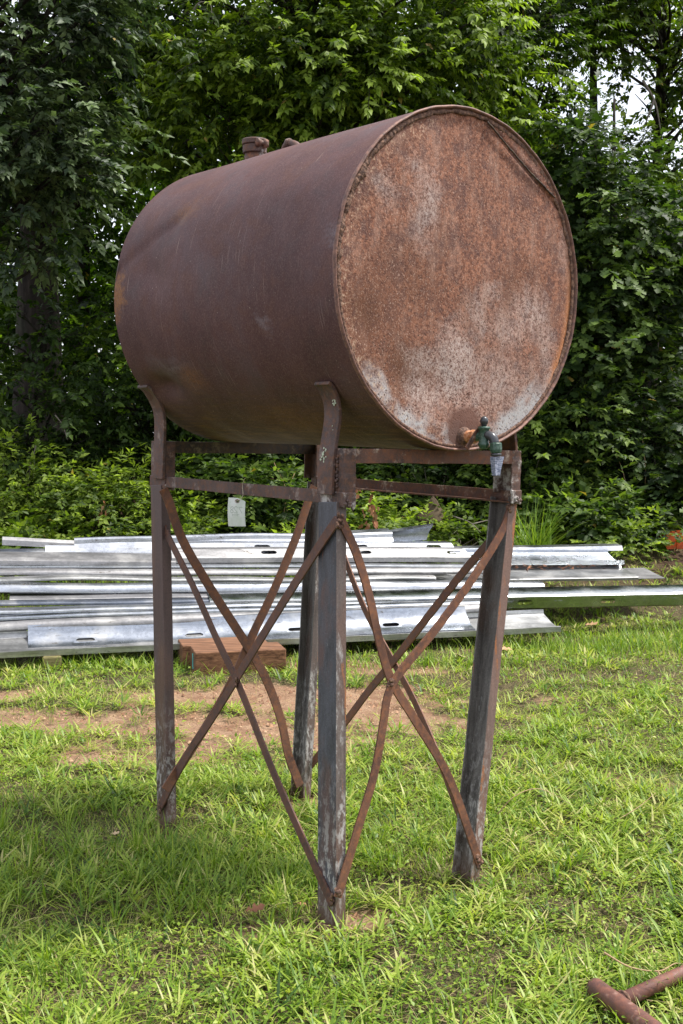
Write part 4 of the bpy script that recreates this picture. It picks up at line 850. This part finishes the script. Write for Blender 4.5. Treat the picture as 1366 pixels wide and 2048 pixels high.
# rolled front rim: the shell edge folds round to a flat lip, the end plate sits inside it
th = np.linspace(0, 2 * np.pi, 240, endpoint=False)
rimp = [(-.004, .5003), (.002, .5020), (.006, .5010), (.0085, .4980), (.0075, .4950), (.002, .4930), (-.006, .4915)]
V = []
for s_, r_r in rimp:
    for t_ in th: V.append(TP + TU * s_ + (r_r + .0006 * math.sin(17 * t_) + .0005 * math.sin(41 * t_ + 1)) * (math.cos(t_) * TV + math.sin(t_) * TW))
n = len(th); F_ = [(i * n + j, i * n + (j + 1) % n, (i + 1) * n + (j + 1) % n, (i + 1) * n + j) for i in range(len(rimp) - 1) for j in range(n)]
mesh('rim', V, F_, M['rim'], tank, True)
# end plate with a bulge, shallow dents and the cracked segment at the upper right
nr = 96; rr_ = np.linspace(0, .4925, nr); RR, TT = np.meshgrid(rr_, th, indexing='ij'); A_ = RR * np.cos(TT) / R; B_ = RR * np.sin(TT) / R
def gb_(a0, b0, sa, sb): return np.exp(-((A_ - a0) / sa) ** 2 - ((B_ - b0) / sb) ** 2)
off = -.004 + .005 * (1 - (RR / .4925) ** 2) - .010 * gb_(-.30, -.62, .30, .16) + .004 * gb_(-.08, -.50, .12, .2) + .006 * gb_(-.62, -.72, .12, .12) - .006 * gb_(-.80, -.28, .12, .12) - .004 * gb_(.45, -.15, .3, .3) + .003 * gb_(-.3, .4, .2, .3) + .0028 * np.sin(4 * A_ + 2 * B_) * np.cos(3 * B_ + 1) + .005 * gb_(.05, -.84, .10, .09)
# chord from (.203,.95) to (.753,.594)
ca, cb = np.array([.203, .95]), np.array([.753, .594]); cn = np.array([-(cb - ca)[1], (cb - ca)[0]]); cn = cn / np.linalg.norm(cn)
dist = (A_ - ca[0]) * cn[0] + (B_ - ca[1]) * cn[1] + .03; inside = (A_ > .15) & (A_ < .82) & (B_ > .45)
off = off + np.where(inside, -.006 * np.exp(-((dist) / .008) ** 2) + .004 * smooth(0, .03, dist) * (1 - smooth(.05, .2, dist)), 0)
V = TP + TU * off[..., None] + RR[..., None] * (np.cos(TT)[..., None] * TV + np.sin(TT)[..., None] * TW)
I = np.arange(nr * n).reshape(nr, n); J = np.roll(I, -1, 1); F_ = np.stack([I[:-1], J[:-1], J[1:], I[1:]], -1).reshape(-1, 4)
mesh('end_plate', V.reshape(-1, 3), F_, M['face'], tank, True, uv=np.stack([A_, B_], -1).reshape(-1, 2))
# the dark crack line itself, a lifted seam
mb = MB(); cp = []
for t_ in np.linspace(-.06, 1.03, 40):
    a_, b_ = ca + (cb - ca) * t_ + cn * (-.030 + .022 * t_ - .012 * math.sin(math.pi * t_) + RNG.normal(0, .0018)); cp.append(TP + TU * .0042 + TV * a_ * R + TW * b_ * R)
mb.tube(cp, [.0022 + RNG.uniform(0, .0014) for _ in cp], 5); o = mb.build('crack_seam', M['rust_inner'], tank, True)
# back plate
mb = MB(); mb.lathe(TP - TU * TL, TU, [(-.012, .30), (-.006, .46), (.004, .4985), (.010, .497)], 120); mb.build('back_plate', M['rust'], tank, True)
# lumpy weld bead between rim and plate: heavier at the upper left and along the right
nb = 900; nc = 9; V = []; F_ = []
lump = np.convolve(np.tile(RNG.normal(0, 1, nb), 3), np.ones(7) / 5, 'same')[nb:2 * nb]; lump2 = np.convolve(np.tile(RNG.normal(0, 1, nb), 3), np.ones(9) / 9, 'same')[nb:2 * nb]
for i in range(nb):
    t_ = 2 * math.pi * i / nb; dg = math.degrees(t_)
    heavy = math.exp(-((dg - 140) / 32) ** 2) * .75 + math.exp(-((dg - 48) / 42) ** 2) * .55 + .25 * math.exp(-((dg - 340) / 25) ** 2) + .3 * math.exp(-((dg - 180) / 18) ** 2)
    br = .0034 + .0040 * heavy + .0022 * lump[i] * (.35 + heavy); br = max(br, .0016); rc = .4870 - .006 * heavy + .0045 * lump2[i] * (.4 + heavy)
    for c_ in range(nc):
        a_ = 2 * math.pi * c_ / nc; q = RNG.normal(1, .07 + .05 * heavy); V.append(TP + TU * (-.002 + br * q * math.sin(a_)) + (rc + br * 1.7 * q * math.cos(a_)) * (math.cos(t_) * TV + math.sin(t_) * TW))
F_ = [(i * nc + j, ((i + 1) % nb) * nc + j, ((i + 1) % nb) * nc + (j + 1) % nc, i * nc + (j + 1) % nc) for i in range(nb) for j in range(nc)]
mesh('weld_bead', V, F_, M['weld'], tank, True)
# fill pipe and cap
fp = TP - TU * 1.085 + TW * .49; fx = TW
cap = MB().lathe(fp, fx, [(0, .036), (.058, .036), (.058, .034)], 28).build('fill_pipe', M['rust_warm'], tank, True, )
cb_ = MB().lathe(fp + fx * .055, fx, [(0, .040), (.002, .043), (.026, .044), (.029, .040), (.029, .042), (.032, .0465), (.047, .0465), (.050, .043), (.051, .0)], 32).build('fill_cap', M['rust'], tank, False, bev=.001)
sd = unit(TU * .35 + TV * .94); cpt = fp + fx * .085
mb = MB(); q = cpt + TU * .047; mb.lathe(q - TV * .026, TV, [(0, .007), (.001, .014), (.012, .0145), (.013, .009), (.030, .009), (.031, .0155), (.044, .0155), (.046, .007)], 18); mb.frame_box(cpt + TU * .036 - TV * .02 - TW * .012, TU * .018, TV * .012, TW * .024); mb.frame_box(cpt + TU * .036 + TV * .012 - TW * .012, TU * .018, TV * .012, TW * .024)
mb.build('cap_hinge', M['rust_warm'], cb_, True, )
mb = MB(); mb.frame_box(cpt - TU * .060 - TV * .008 - TW * .024, TU * .018, TV * .016, TW * .010); mb.frame_box(cpt - TU * .058 - TV * .008 - TW * .040, TU * .014, TV * .016, TW * .010); mb.build('cap_lug', M['rust'], cb_, bev=.002)
MB().frame_box(fp + TU * .034 - TV * .004 + TW * .035, TU * .014, TV * .008, TW * .028).build('cap_stop', M['rust_pale'], tank, bev=.001)
# vent elbow
vp = TP - TU * .905 + TW * .487
mb = MB(); mb.tube(spline([vp, vp + TW * .030, vp + TW * .050 + TU * .006, vp + TW * .060 + TU * .028, vp + TW * .050 + TU * .062, vp + TW * .036 + TU * .085], 5), .0125, 14); mb.lathe(vp + TW * .005, TW, [(0, .019), (.018, .019), (.020, .014)], 16)
mb.lathe(vp + TW * .060 + TU * .020, TU, [(0, .014), (.001, .0165), (.012, .0165), (.013, .014)], 16); mb.build('vent_elbow', M['rust'], tank, True)

# spigot at the bottom of the end plate
def on_face(x, y, o_=0.): return on_plane(x, y, TP + TU * o_, TU)
sp0 = on_face(929, 873); outp = TU
spg = MB().lathe(sp0 - outp * .006, outp, [(0, .031), (.005, .031), (.008, .028), (.012, .023), (.020, .020)], 28).build('outlet_boss', M['weld'], tank, True)
mb = MB(); mb.lathe(sp0, outp, [(0, .0175), (.022, .0185), (.026, .0165), (.050, .0140)], 20); ni = mb.build('outlet_nipple', M['orange_rust'], tank, True)
hx = sp0 + outp * .030     # octagonal shut off collar
MB().lathe(hx, outp, [(0, .021), (.016, .021), (.017, .018)], 8).build('coupling', M['orange_rust'], tank, False, bev=.001)
body0 = sp0 + outp * .080 + TW * .002
val = MB().tube(spline([sp0 + outp * .044, sp0 + outp * .062 + TW * .001, body0], 4), [.0140] * 9, 16).build('spigot', M['green'], tank, True)
MB().lathe(body0 - TW * .040, TW, [(.002, .009), (.005, .0125), (.011, .0150), (.014, .0170), (.019, .0170), (.022, .0150), (.036, .0140), (.050, .0145), (.060, .0155), (.062, .0182), (.067, .0182), (.069, .014), (.070, .0)], 24).build('valve_body', M['green'], val, True)
MB().lathe(body0 + TW * .029, TW, [(0, .008), (.005, .008), (.007, .0105), (.016, .0125), (.024, .0105), (.029, .005), (.030, 0)], 18).build('valve_stem', M['dark'], val, True)
# rusty flat lever hanging down to the left
la = body0 + TW * .050 - outp * .010; 
lev = [on_plane(966, 846, TP + TU * .062, TU), on_plane(958, 857, TP + TU * .060, TU), on_plane(947, 875, TP + TU * .058, TU), on_plane(933, 898, TP + TU * .055, TU)]
MB().ribbon(lev, unit(TU + .1 * TV), .017, .0035).build('lever', M['rust_warm'], val, bev=.0008)
sd_ = unit(TU * .93 + TV * .25 - TW * .35); s1 = body0 + TW * .008 + sd_ * .008; s2 = s1 + sd_ * .022; s3 = s2 + unit(TU * .45 + TV * .1 - TW * .9) * .022
MB().tube(spline([s1, s2, s3], 5), [.0135] * 11, 16).build('spout', M['dark'], val, True)
nz0 = s3 + TW * .004 + TU * .002; dn = unit(-TW + TU * .05)
MB().lathe(nz0, dn, [(0, .014), (.002, .0178), (.020, .0182), (.026, .0170), (.030, .0150)], 10).build('hose_nut', M['green'], val, False, bev=.001)
MB().lathe(nz0 + dn * .030, dn, [(0, .011), (.002, .0158), (.008, .0162), (.010, .011)], 18).build('hose_washer', M['dark'], val, True)
a0 = nz0 + dn * .041; nm = MB()
nz_sec = lambda w1, w2, c_: [c_ - TV * w1 - TU * w2, c_ + TV * w1 * .1 - TU * w2 * 1.1, c_ + TV * w1 - TU * w2, c_ + TV * w1 + TU * w2, c_ + TV * w1 * .15 + TU * w2 * .35, c_ - TV * w1 + TU * w2]
secs = [nz_sec(.0190, .0105, a0 + TV * .005), nz_sec(.0170, .0100, a0 + dn * .012 + TV * .003), nz_sec(.0120, .0085, a0 + dn * .038), nz_sec(.0100, .0075, a0 + dn * .055 - TV * .001)]
nm.sweep(secs, lambda i: secs[i]); nm.build('nozzle_flap', M['nozzle'], val, bev=.0008)

# ------------------------------------------------------------------ the stand
SU = unit([.5892, -.8078, -.0142]); SV = unit(np.array([.8077, .5894, -.017]) - SU * (np.array([.8077, .5894, -.017]) @ SU)); SW = np.cross(SU, SV)
SO = np.array([.0072, 3.4061, 1.2142]); LA, WB, HT = 1.0824, .6968, .1646
def corner(a, b, h=0.): return SO - SU * LA * a + SV * WB * b + SW * h
stand = thing('tank_stand', (0, 4.05, 0), 'rusty four legged steel stand with crossed flat bar braces carrying the tank', 'stand')
sgn = {0: 1, 1: -1}
def channel(bot, top, web, fl, th_, b, web_dir=-SU, fl_dir=None):
    """C section: outer vertex line bot-top, web along -u, flanges towards the inside"""
    fd = (SV * sgn[b]) if fl_dir is None else fl_dir
    ax_ = unit(np.array(top) - np.array(bot)); wd = unit(web_dir - ax_ * (web_dir @ ax_)); fd = unit(fd - ax_ * (fd @ ax_) - wd * (fd @ wd))
    sec = lambda p: [p, p + wd * web, p + wd * web + fd * fl, p + wd * (web - th_) + fd * fl, p + wd * (web - th_) + fd * th_, p + wd * th_ + fd * th_, p + wd * th_ + fd * fl, p + fd * fl]
    ps = [bot + (np.array(top) - bot) * t_ for t_ in np.linspace(0, 1, 9)]
    ps = [p + (fd + wd) * RNG.normal(0, .0006) for p in ps]; mb_ = MB(); mb_.sweep(ps, lambda i: sec(ps[i])); return mb_
def gpt(x, y, z=0.):
    d_ = ray(x, y); return EYE + d_ * ((z - CAM_H) / d_[2])
foot = {(0, 0): gpt(671, 1866), (0, 1): gpt(956, 1778), (1, 0): gpt(336, 1664), (1, 1): gpt(621, 1602)}
topx = {(0, 0): (673, 1012), (0, 1): (1035, 1003), (1, 0): (322, 976), (1, 1): (656, 969)}
LEG = {}
for (a, b), f in foot.items():
    cpt = corner(a, b); tp = at(*topx[(a, b)], cpt[1] + .01); f = f.copy(); axd = unit(tp - f); f = f - axd * .05
    LEG[(a, b)] = (f, tp)
    o = channel(f, tp + axd * .012, .090 if (a, b) != (1, 0) else .082, .036, .006, b).build('leg', {(0, 0): M['leg'], (0, 1): M['leg_dark'], (1, 0): M['leg_brown'], (1, 1): M['leg_dark']}[(a, b)], stand, bev=.0015)
    o.data.materials.append({(0, 0): M['leg_crust'], (0, 1): M['leg_edge'], (1, 0): M['leg_brown'], (1, 1): M['leg_crust']}[(a, b)])
    for i_, p_ in enumerate(o.data.polygons):
        if i_ < 64 and i_ % 8 == 7: p_.material_index = 1
labs = {(0, 0): 'nearest leg with a blue grey worn face', (0, 1): 'right leg with a white crusted and orange rusted edge', (1, 0): 'left leg, browner than the others', (1, 1): 'rear leg with flaking pale edge'}
for o, kx in zip([c_ for c_ in stand.children if c_.name.startswith('leg')], foot): o['label'] = labs[kx]
# upper posts
for (a, b) in foot:
    lo = corner(a, b, .028); hi = corner(a, b, HT)
    channel(lo, hi, .112 if b == 0 else .085, .040, .006, b).build('post', M['rust_pale'] if (a, b) == (0, 1) else M['rust'], stand, bev=.002)
# collars where posts, rails and legs meet
for (a, b) in foot:
    s = sgn[b]; p = corner(a, b, -.004) - SV * s * .003 + SU * .003; mb = MB()
    mb.frame_box(p, -SU * (.118 if b == 0 else .09), SV * s * .007, SW * .044); mb.frame_box(p + SU * .0005, -SU * .007, SV * s * .044, SW * .0435)
    mb.build('collar', M['rust_pale'] if a == 0 else M['rust'], stand, bev=.003)
    # crusted weld blob at the outer corner
    blb = MB(); 
    for i in range(9):
        c_ = p + SU * .002 + SV * s * RNG.uniform(.004, .034) + SW * RNG.uniform(-.002, .022); blb.lathe(c_ - SU * .003, SU, [(0, .001), (.002, .0065), (.005, .005), (.0075, 0.0005)], 7)
    blb.build('weld_seam', M['lichen'] if False else M['rust_pale'], stand, True)
# rails: low ones run lengthwise, high ones cross under the tank
def angle(p, q, v1, w1, v2, w2, th_=.0055):
    mb_ = MB(); v1, v2 = unit(v1), unit(v2); sec = lambda c_: [c_, c_ + v1 * w1, c_ + v1 * w1 + v2 * th_, c_ + v1 * th_ + v2 * th_, c_ + v1 * th_ + v2 * w2, c_ + v2 * w2]
    ps = [p + (q - p) * t_ for t_ in np.linspace(0, 1, 12)]; ps = [c_ + SW * RNG.normal(0, .0005) for c_ in ps]; mb_.sweep(ps, lambda i: sec(ps[i])); return mb_
angle(corner(1, 0, .002) - SU * -.012 - SV * .002, corner(0, 0, .004) - SU * .075 - SV * .002, SW, .038, SV, .030).build('lower_rail', M['rust'], stand, bev=.001)
angle(corner(1, 1, .000) + SU * .03 - SV * .008, corner(0, 1, -.001) - SU * .008 - SV * .008, SW, .038, -SV, .030).build('lower_rail', M['rust_warm'], stand, bev=.001)
angle(corner(0, 0, HT) + SV * .030 - SU * .001, corner(0, 1, HT) - SV * .030 - SU * .001, -SW, .042, -SU, .034).build('cross_rail', M['rust_warm'], stand, bev=.001)
angle(corner(1, 0, HT) + SV * .035 - SU * .06, corner(1, 1, HT) - SV * .0 - SU * .06, -SW, .042, -SU, .034).build('cross_rail', M['rust_inner'], stand, bev=.001)
# cradle arms bent against the drum
def arm(a, b, pts, w, du, mat, lab=None):
    """pts: (height above collar, inward shift)"""
    s = sgn[b]; base = corner(a, b); path = [base - SU * du + SV * s * (i_ - .010) + SW * h_ for h_, i_ in pts]; path = spline(path, 4)
    mb_ = MB()
    def sec(i):
        T = unit(path[min(i + 1, len(path) - 1)] - path[max(i - 1, 0)]); O_ = unit(np.cross(SU, T)) * .0055; W_ = SU * w / 2; p = path[i]
        return [p - W_ - O_, p + W_ - O_, p + W_ + O_, p - W_ + O_]
    mb_.sweep(path, sec); o = mb_.build('cradle_arm', mat, stand, bev=.0015)
    if lab: o['label'] = lab
    return o, path
# where the drum's surface is, height by height, for each arm
def drum_gap(a, b, h, du):
    p = corner(a, b, h) - SU * du; d_ = p - TP; q = np.array([d_ @ TV, d_ @ TW]); 
    if abs(q[1]) >= R: return None
    vv = math.sqrt(R * R - q[1] ** 2); return (-vv - q[0]) if b == 0 else (q[0] - vv)     # inward distance to the shell
arms = []
NEARP = [(.03, .0), (.09, .001), (.15, .005), (.20, .013), (.25, .020), (.29, .017), (.32, .005), (.342, -.010), (.350, -.022)]
FARP = [(.03, .0), (.09, .001), (.15, .003), (.21, .004), (.25, .002), (.28, -.005), (.31, -.020), (.335, -.038), (.352, -.056), (.358, -.070)]
for (a, b, du, pts) in ((0, 0, .078, NEARP), (1, 0, .030, FARP), (0, 1, .062, NEARP), (1, 1, .062, NEARP)):
    arms.append(arm(a, b, pts, .074, du, M['rust'] if b == 0 else M['rust_warm']))
# weld beads down the arms, lichen on the near one
def bead(p, q, out, n_=16, r=.005):
    mb_ = MB()
    for i in range(n_):
        c_ = p + (q - p) * (i + .5) / n_ + RNG.normal(0, .0012, 3); mb_.lathe(c_ - out * .002, out, [(0, r * 1.15), (r * .45, r), (r * .8, r * .5), (r * .95, .0003)], 9)
    mb_.build('weld_seam', M['rust'], stand, True)
bead(corner(0, 0, .05) - SU * .036 - SV * .002, corner(0, 0, .145) - SU * .036 - SV * .002, -SV); bead(corner(1, 0, .05) - SU * .062 - SV * .002, corner(1, 0, .15) - SU * .062 - SV * .002, -SV, r=.0035)
apath = arms[0][1]
def lichen(i, du, n_, r):
    mb_ = MB(); nrm_ = -SV
    for _ in range(n_):
        c_ = apath[i] + SU * (du + RNG.normal(0, r * .8)) - SV * .0062 + SW * RNG.normal(0, r * 1.1); mb_.lathe(c_, nrm_, [(0, r * RNG.uniform(.3, .6)), (.0015, r * RNG.uniform(.25, .45)), (.0022, .0004)], 6)
    mb_.build('lichen', M['lichen'], stand, True)
lichen(7, -.012, 12, .007); lichen(9, -.008, 7, .005); lichen(21, .020, 10, .006); lichen(14, .014, 3, .003)

# crossed flat bar braces
pf = {'left': (corner(0, 0), LEG[(0, 0)][0], LEG[(1, 0)][0]), 'front': (corner(0, 0), LEG[(0, 0)][0], LEG[(0, 1)][0]), 'right': (corner(0, 1), LEG[(0, 1)][0], LEG[(1, 1)][0]), 'rear': (corner(1, 0), LEG[(1, 0)][0], LEG[(1, 1)][0])}
def plane(A, B, outward, o_):
    p0, q0 = A[0], A[1]; p1 = B[1]; nn = unit(np.cross(p0 - q0, p1 - q0)); 
    if nn @ outward < 0: nn = -nn
    return q0 + nn * o_, nn
PL = {'left': plane((LEG[(0, 0)][1], LEG[(0, 0)][0]), (0, LEG[(1, 0)][0]), -SV, .004), 'front': plane((LEG[(0, 0)][1], LEG[(0, 0)][0]), (0, LEG[(0, 1)][0]), SU, .004),
      'right': plane((LEG[(0, 1)][1], LEG[(0, 1)][0]), (0, LEG[(1, 1)][0]), SV, -.012), 'rear': plane((LEG[(1, 0)][1], LEG[(1, 0)][0]), (0, LEG[(1, 1)][0]), -SU, -.098)}
def brace(side, pts, off_=0., w=.031, mat='brace', n_=5, lab=None):
    p0, nn = PL[side]; P = [on_plane(x, y, p0 + nn * off_, nn) for x, y in pts]; o = MB().ribbon(spline(P, n_), nn, w, .006).build('brace', M[mat], stand, bev=.001)
    if lab: o['label'] = lab
brace('left', [(674, 1040), (640, 1090), (560, 1215), (470, 1362), (425, 1435), (375, 1510), (318, 1618)], .008)
brace('left', [(306, 996), (335, 1070), (385, 1170), (432, 1275), (478, 1372), (545, 1540), (600, 1665), (664, 1808)], .001)
brace('front', [(682, 1040), (712, 1105), (738, 1190), (758, 1280), (783, 1362), (830, 1440), (900, 1560), (960, 1730)], .001, mat='brace_warm', w=.028)
brace('front', [(1022, 1012), (1000, 1070), (940, 1165), (870, 1260), (800, 1345), (776, 1390), (766, 1450), (748, 1550), (715, 1660), (675, 1795)], .008, mat='brace_warm', w=.028)
brace('right', [(985, 1078), (930, 1140), (860, 1228), (790, 1318), (735, 1385), (690, 1445), (612, 1542)], .001, mat='brace_warm', w=.033)
brace('right', [(640, 975), (680, 1090), (728, 1215), (790, 1330), (830, 1405), (880, 1522), (940, 1690)], .008, mat='brace_warm', w=.027)
brace('rear', [(326, 978), (338, 1004), (365, 1080), (420, 1175), (500, 1300), (535, 1365), (562, 1440), (577, 1510), (600, 1572)], .001, mat='brace_warm', w=.034)
brace('rear', [(628, 972), (614, 1010), (590, 1080), (548, 1180), (505, 1270), (470, 1350), (420, 1440), (330, 1580)], .008, mat='brace_warm', w=.034)
for side, px_, o_ in (('left', (674, 1046), .014), ('left', (318, 1612), .014), ('left', (306, 1000), .008), ('left', (660, 1800), .008), ('left', (472, 1363), .013), ('front', (684, 1046), .007), ('front', (958, 1722), .007), ('front', (1020, 1016), .013), ('front', (677, 1788), .013), ('front', (782, 1366), .013)):
    p0_, nn_ = PL[side]; c_ = on_plane(px_[0], px_[1], p0_ + nn_ * o_, nn_); wb_ = MB()
    for _ in range(9):
        q_ = c_ + RNG.normal(0, .011, 3) * (1 - np.abs(nn_)) - nn_ * .004; wb_.lathe(q_, nn_, [(0, .007), (.002, .006), (.004, .003), (.0045, .0003)], 7)
    wb_.build('weld_seam', M['weld'], stand, True)
# earth coloured footing stub below the nearest leg
ft = foot[(0, 0)]; MB().frame_box(ft + np.array([-.052, -.004, -.02]), (.068, .012, 0), (-.01, .05, 0), (0, 0, .034)).build('footing', M['rust_warm'], stand, bev=.006)

# ------------------------------------------------------------------ paper tag hung from the lower rail
cr = corner(1, 0, .0); tagp = on_plane(474, 996, cr - SV * .012, SV)
tx = unit(SU * .93 - SV * .37 * 0 + np.array([0.25, 0, 0])); tx[2] = 0; tx = unit(tx); tz_ = np.array([0, 0, -1.]); pxm = tagp[1] / FPX
w_, h_ = 37 * pxm / abs(tx[0]), 58 * pxm
ty = unit(np.cross(tx, tz_)); ty = ty if ty[1] < 0 else -ty
tag = thing('paper_tag', tagp, 'pale paper tag with a faint reversed number hanging from the left lower rail', 'tag')
def tg(a_, b_, o_=0.): return tagp + tx * (a_ - .5) * w_ + tz_ * b_ * h_ + ty * (o_ + .004 * math.sin(b_ * 3) + .002 * math.sin(a_ * 4))
hole = [(.56 + .085 * math.cos(t_), .105 + .042 * math.sin(t_)) for t_ in np.linspace(0, 2 * math.pi, 12, endpoint=False)]
# card as a grid with the hole left open at its top
outer = [(1, .12), (1, .22), (.8, .22), (.56, .22), (.3, .22), (0, .22), (0, .1), (0, 0), (.3, -.01), (.56, .0), (.8, .05), (.95, .09)]
order = [(.56 + .085 * math.cos(math.radians(g_)), .105 + .042 * math.sin(math.radians(g_))) for g_ in (0, 30, 60, 90, 120, 150, 190, 225, 250, 270, 300, 330)]
V = [tg(a_, b_) for a_, b_ in outer] + [tg(a_, b_) for a_, b_ in order]; F_ = [(i, (i + 1) % 12, 12 + (i + 1) % 12, 12 + i) for i in range(12)]
k0 = len(V); cols = 5; rws = 8
for r__ in range(rws + 1):
    for c__ in range(cols + 1):
        b_ = .22 + (.98 - .22) * r__ / rws; a_ = c__ / cols; b_ += (.02 if r__ == rws else 0) * (1 - 2 * a_); V.append(tg(a_, b_))
F_ += [(k0 + r__ * 6 + c__, k0 + r__ * 6 + c__ + 1, k0 + (r__ + 1) * 6 + c__ + 1, k0 + (r__ + 1) * 6 + c__) for r__ in range(rws) for c__ in range(cols)]
card = mesh('card', V, F_, M['tag'], tag); sm_ = card.modifiers.new('thickness', 'SOLIDIFY'); sm_.thickness = .0006
ring = [(.56 + .115 * math.cos(t_), .105 + .057 * math.sin(t_)) for t_ in np.linspace(0, 2 * math.pi, 17)]
MB().tube([tg(a_, b_, .0006) for a_, b_ in ring], .0012, 5, False).build('eyelet', M['rust_warm'], tag)
def stroke(pts, r=.0011):
    mb_ = MB(); P = spline([tg(a_, b_, .0006) for a_, b_ in pts], 4) if len(pts) > 2 else [tg(a_, b_, .0006) for a_, b_ in pts]
    mb_.ribbon(P, ty, r * 2, .0005); mb_.build('ink_stroke', M['ink'], tag)
# reversed 7 2 8, read through the card from behind (8 at the left, 7 at the right)
stroke([(.30, .30), (.22, .33), (.20, .37), (.26, .41), (.34, .44), (.36, .49), (.28, .52), (.20, .49), (.20, .44), (.28, .40), (.36, .36), (.36, .32), (.30, .30)])
stroke([(.60, .34), (.56, .30), (.47, .30), (.43, .34), (.46, .40), (.54, .45), (.60, .51)]); stroke([(.60, .51), (.42, .51)])
stroke([(.86, .31), (.66, .31)]); stroke([(.67, .31), (.72, .38), (.79, .45), (.84, .51)])
stroke([(.30, .60), (.33, .57), (.36, .59), (.40, .57), (.44, .59), (.48, .57), (.53, .59), (.56, .57), (.60, .61)], .0007); stroke([(.62, .54), (.62, .62)], .0007); stroke([(.57, .56), (.70, .56)], .0007); stroke([(.32, .56), (.30, .63)], .0007)
top_ = on_plane(488, 956, cr - SV * .010, SV)
MB().tube(spline([tg(.56, .10, .004), tg(.80, .02, .006), on_plane(486, 990, cr - SV * .010, SV), on_plane(485, 970, cr - SV * .006, SV), top_ + SV * .004], 4), .0009, 5).build('wire', M['wire'], tag)
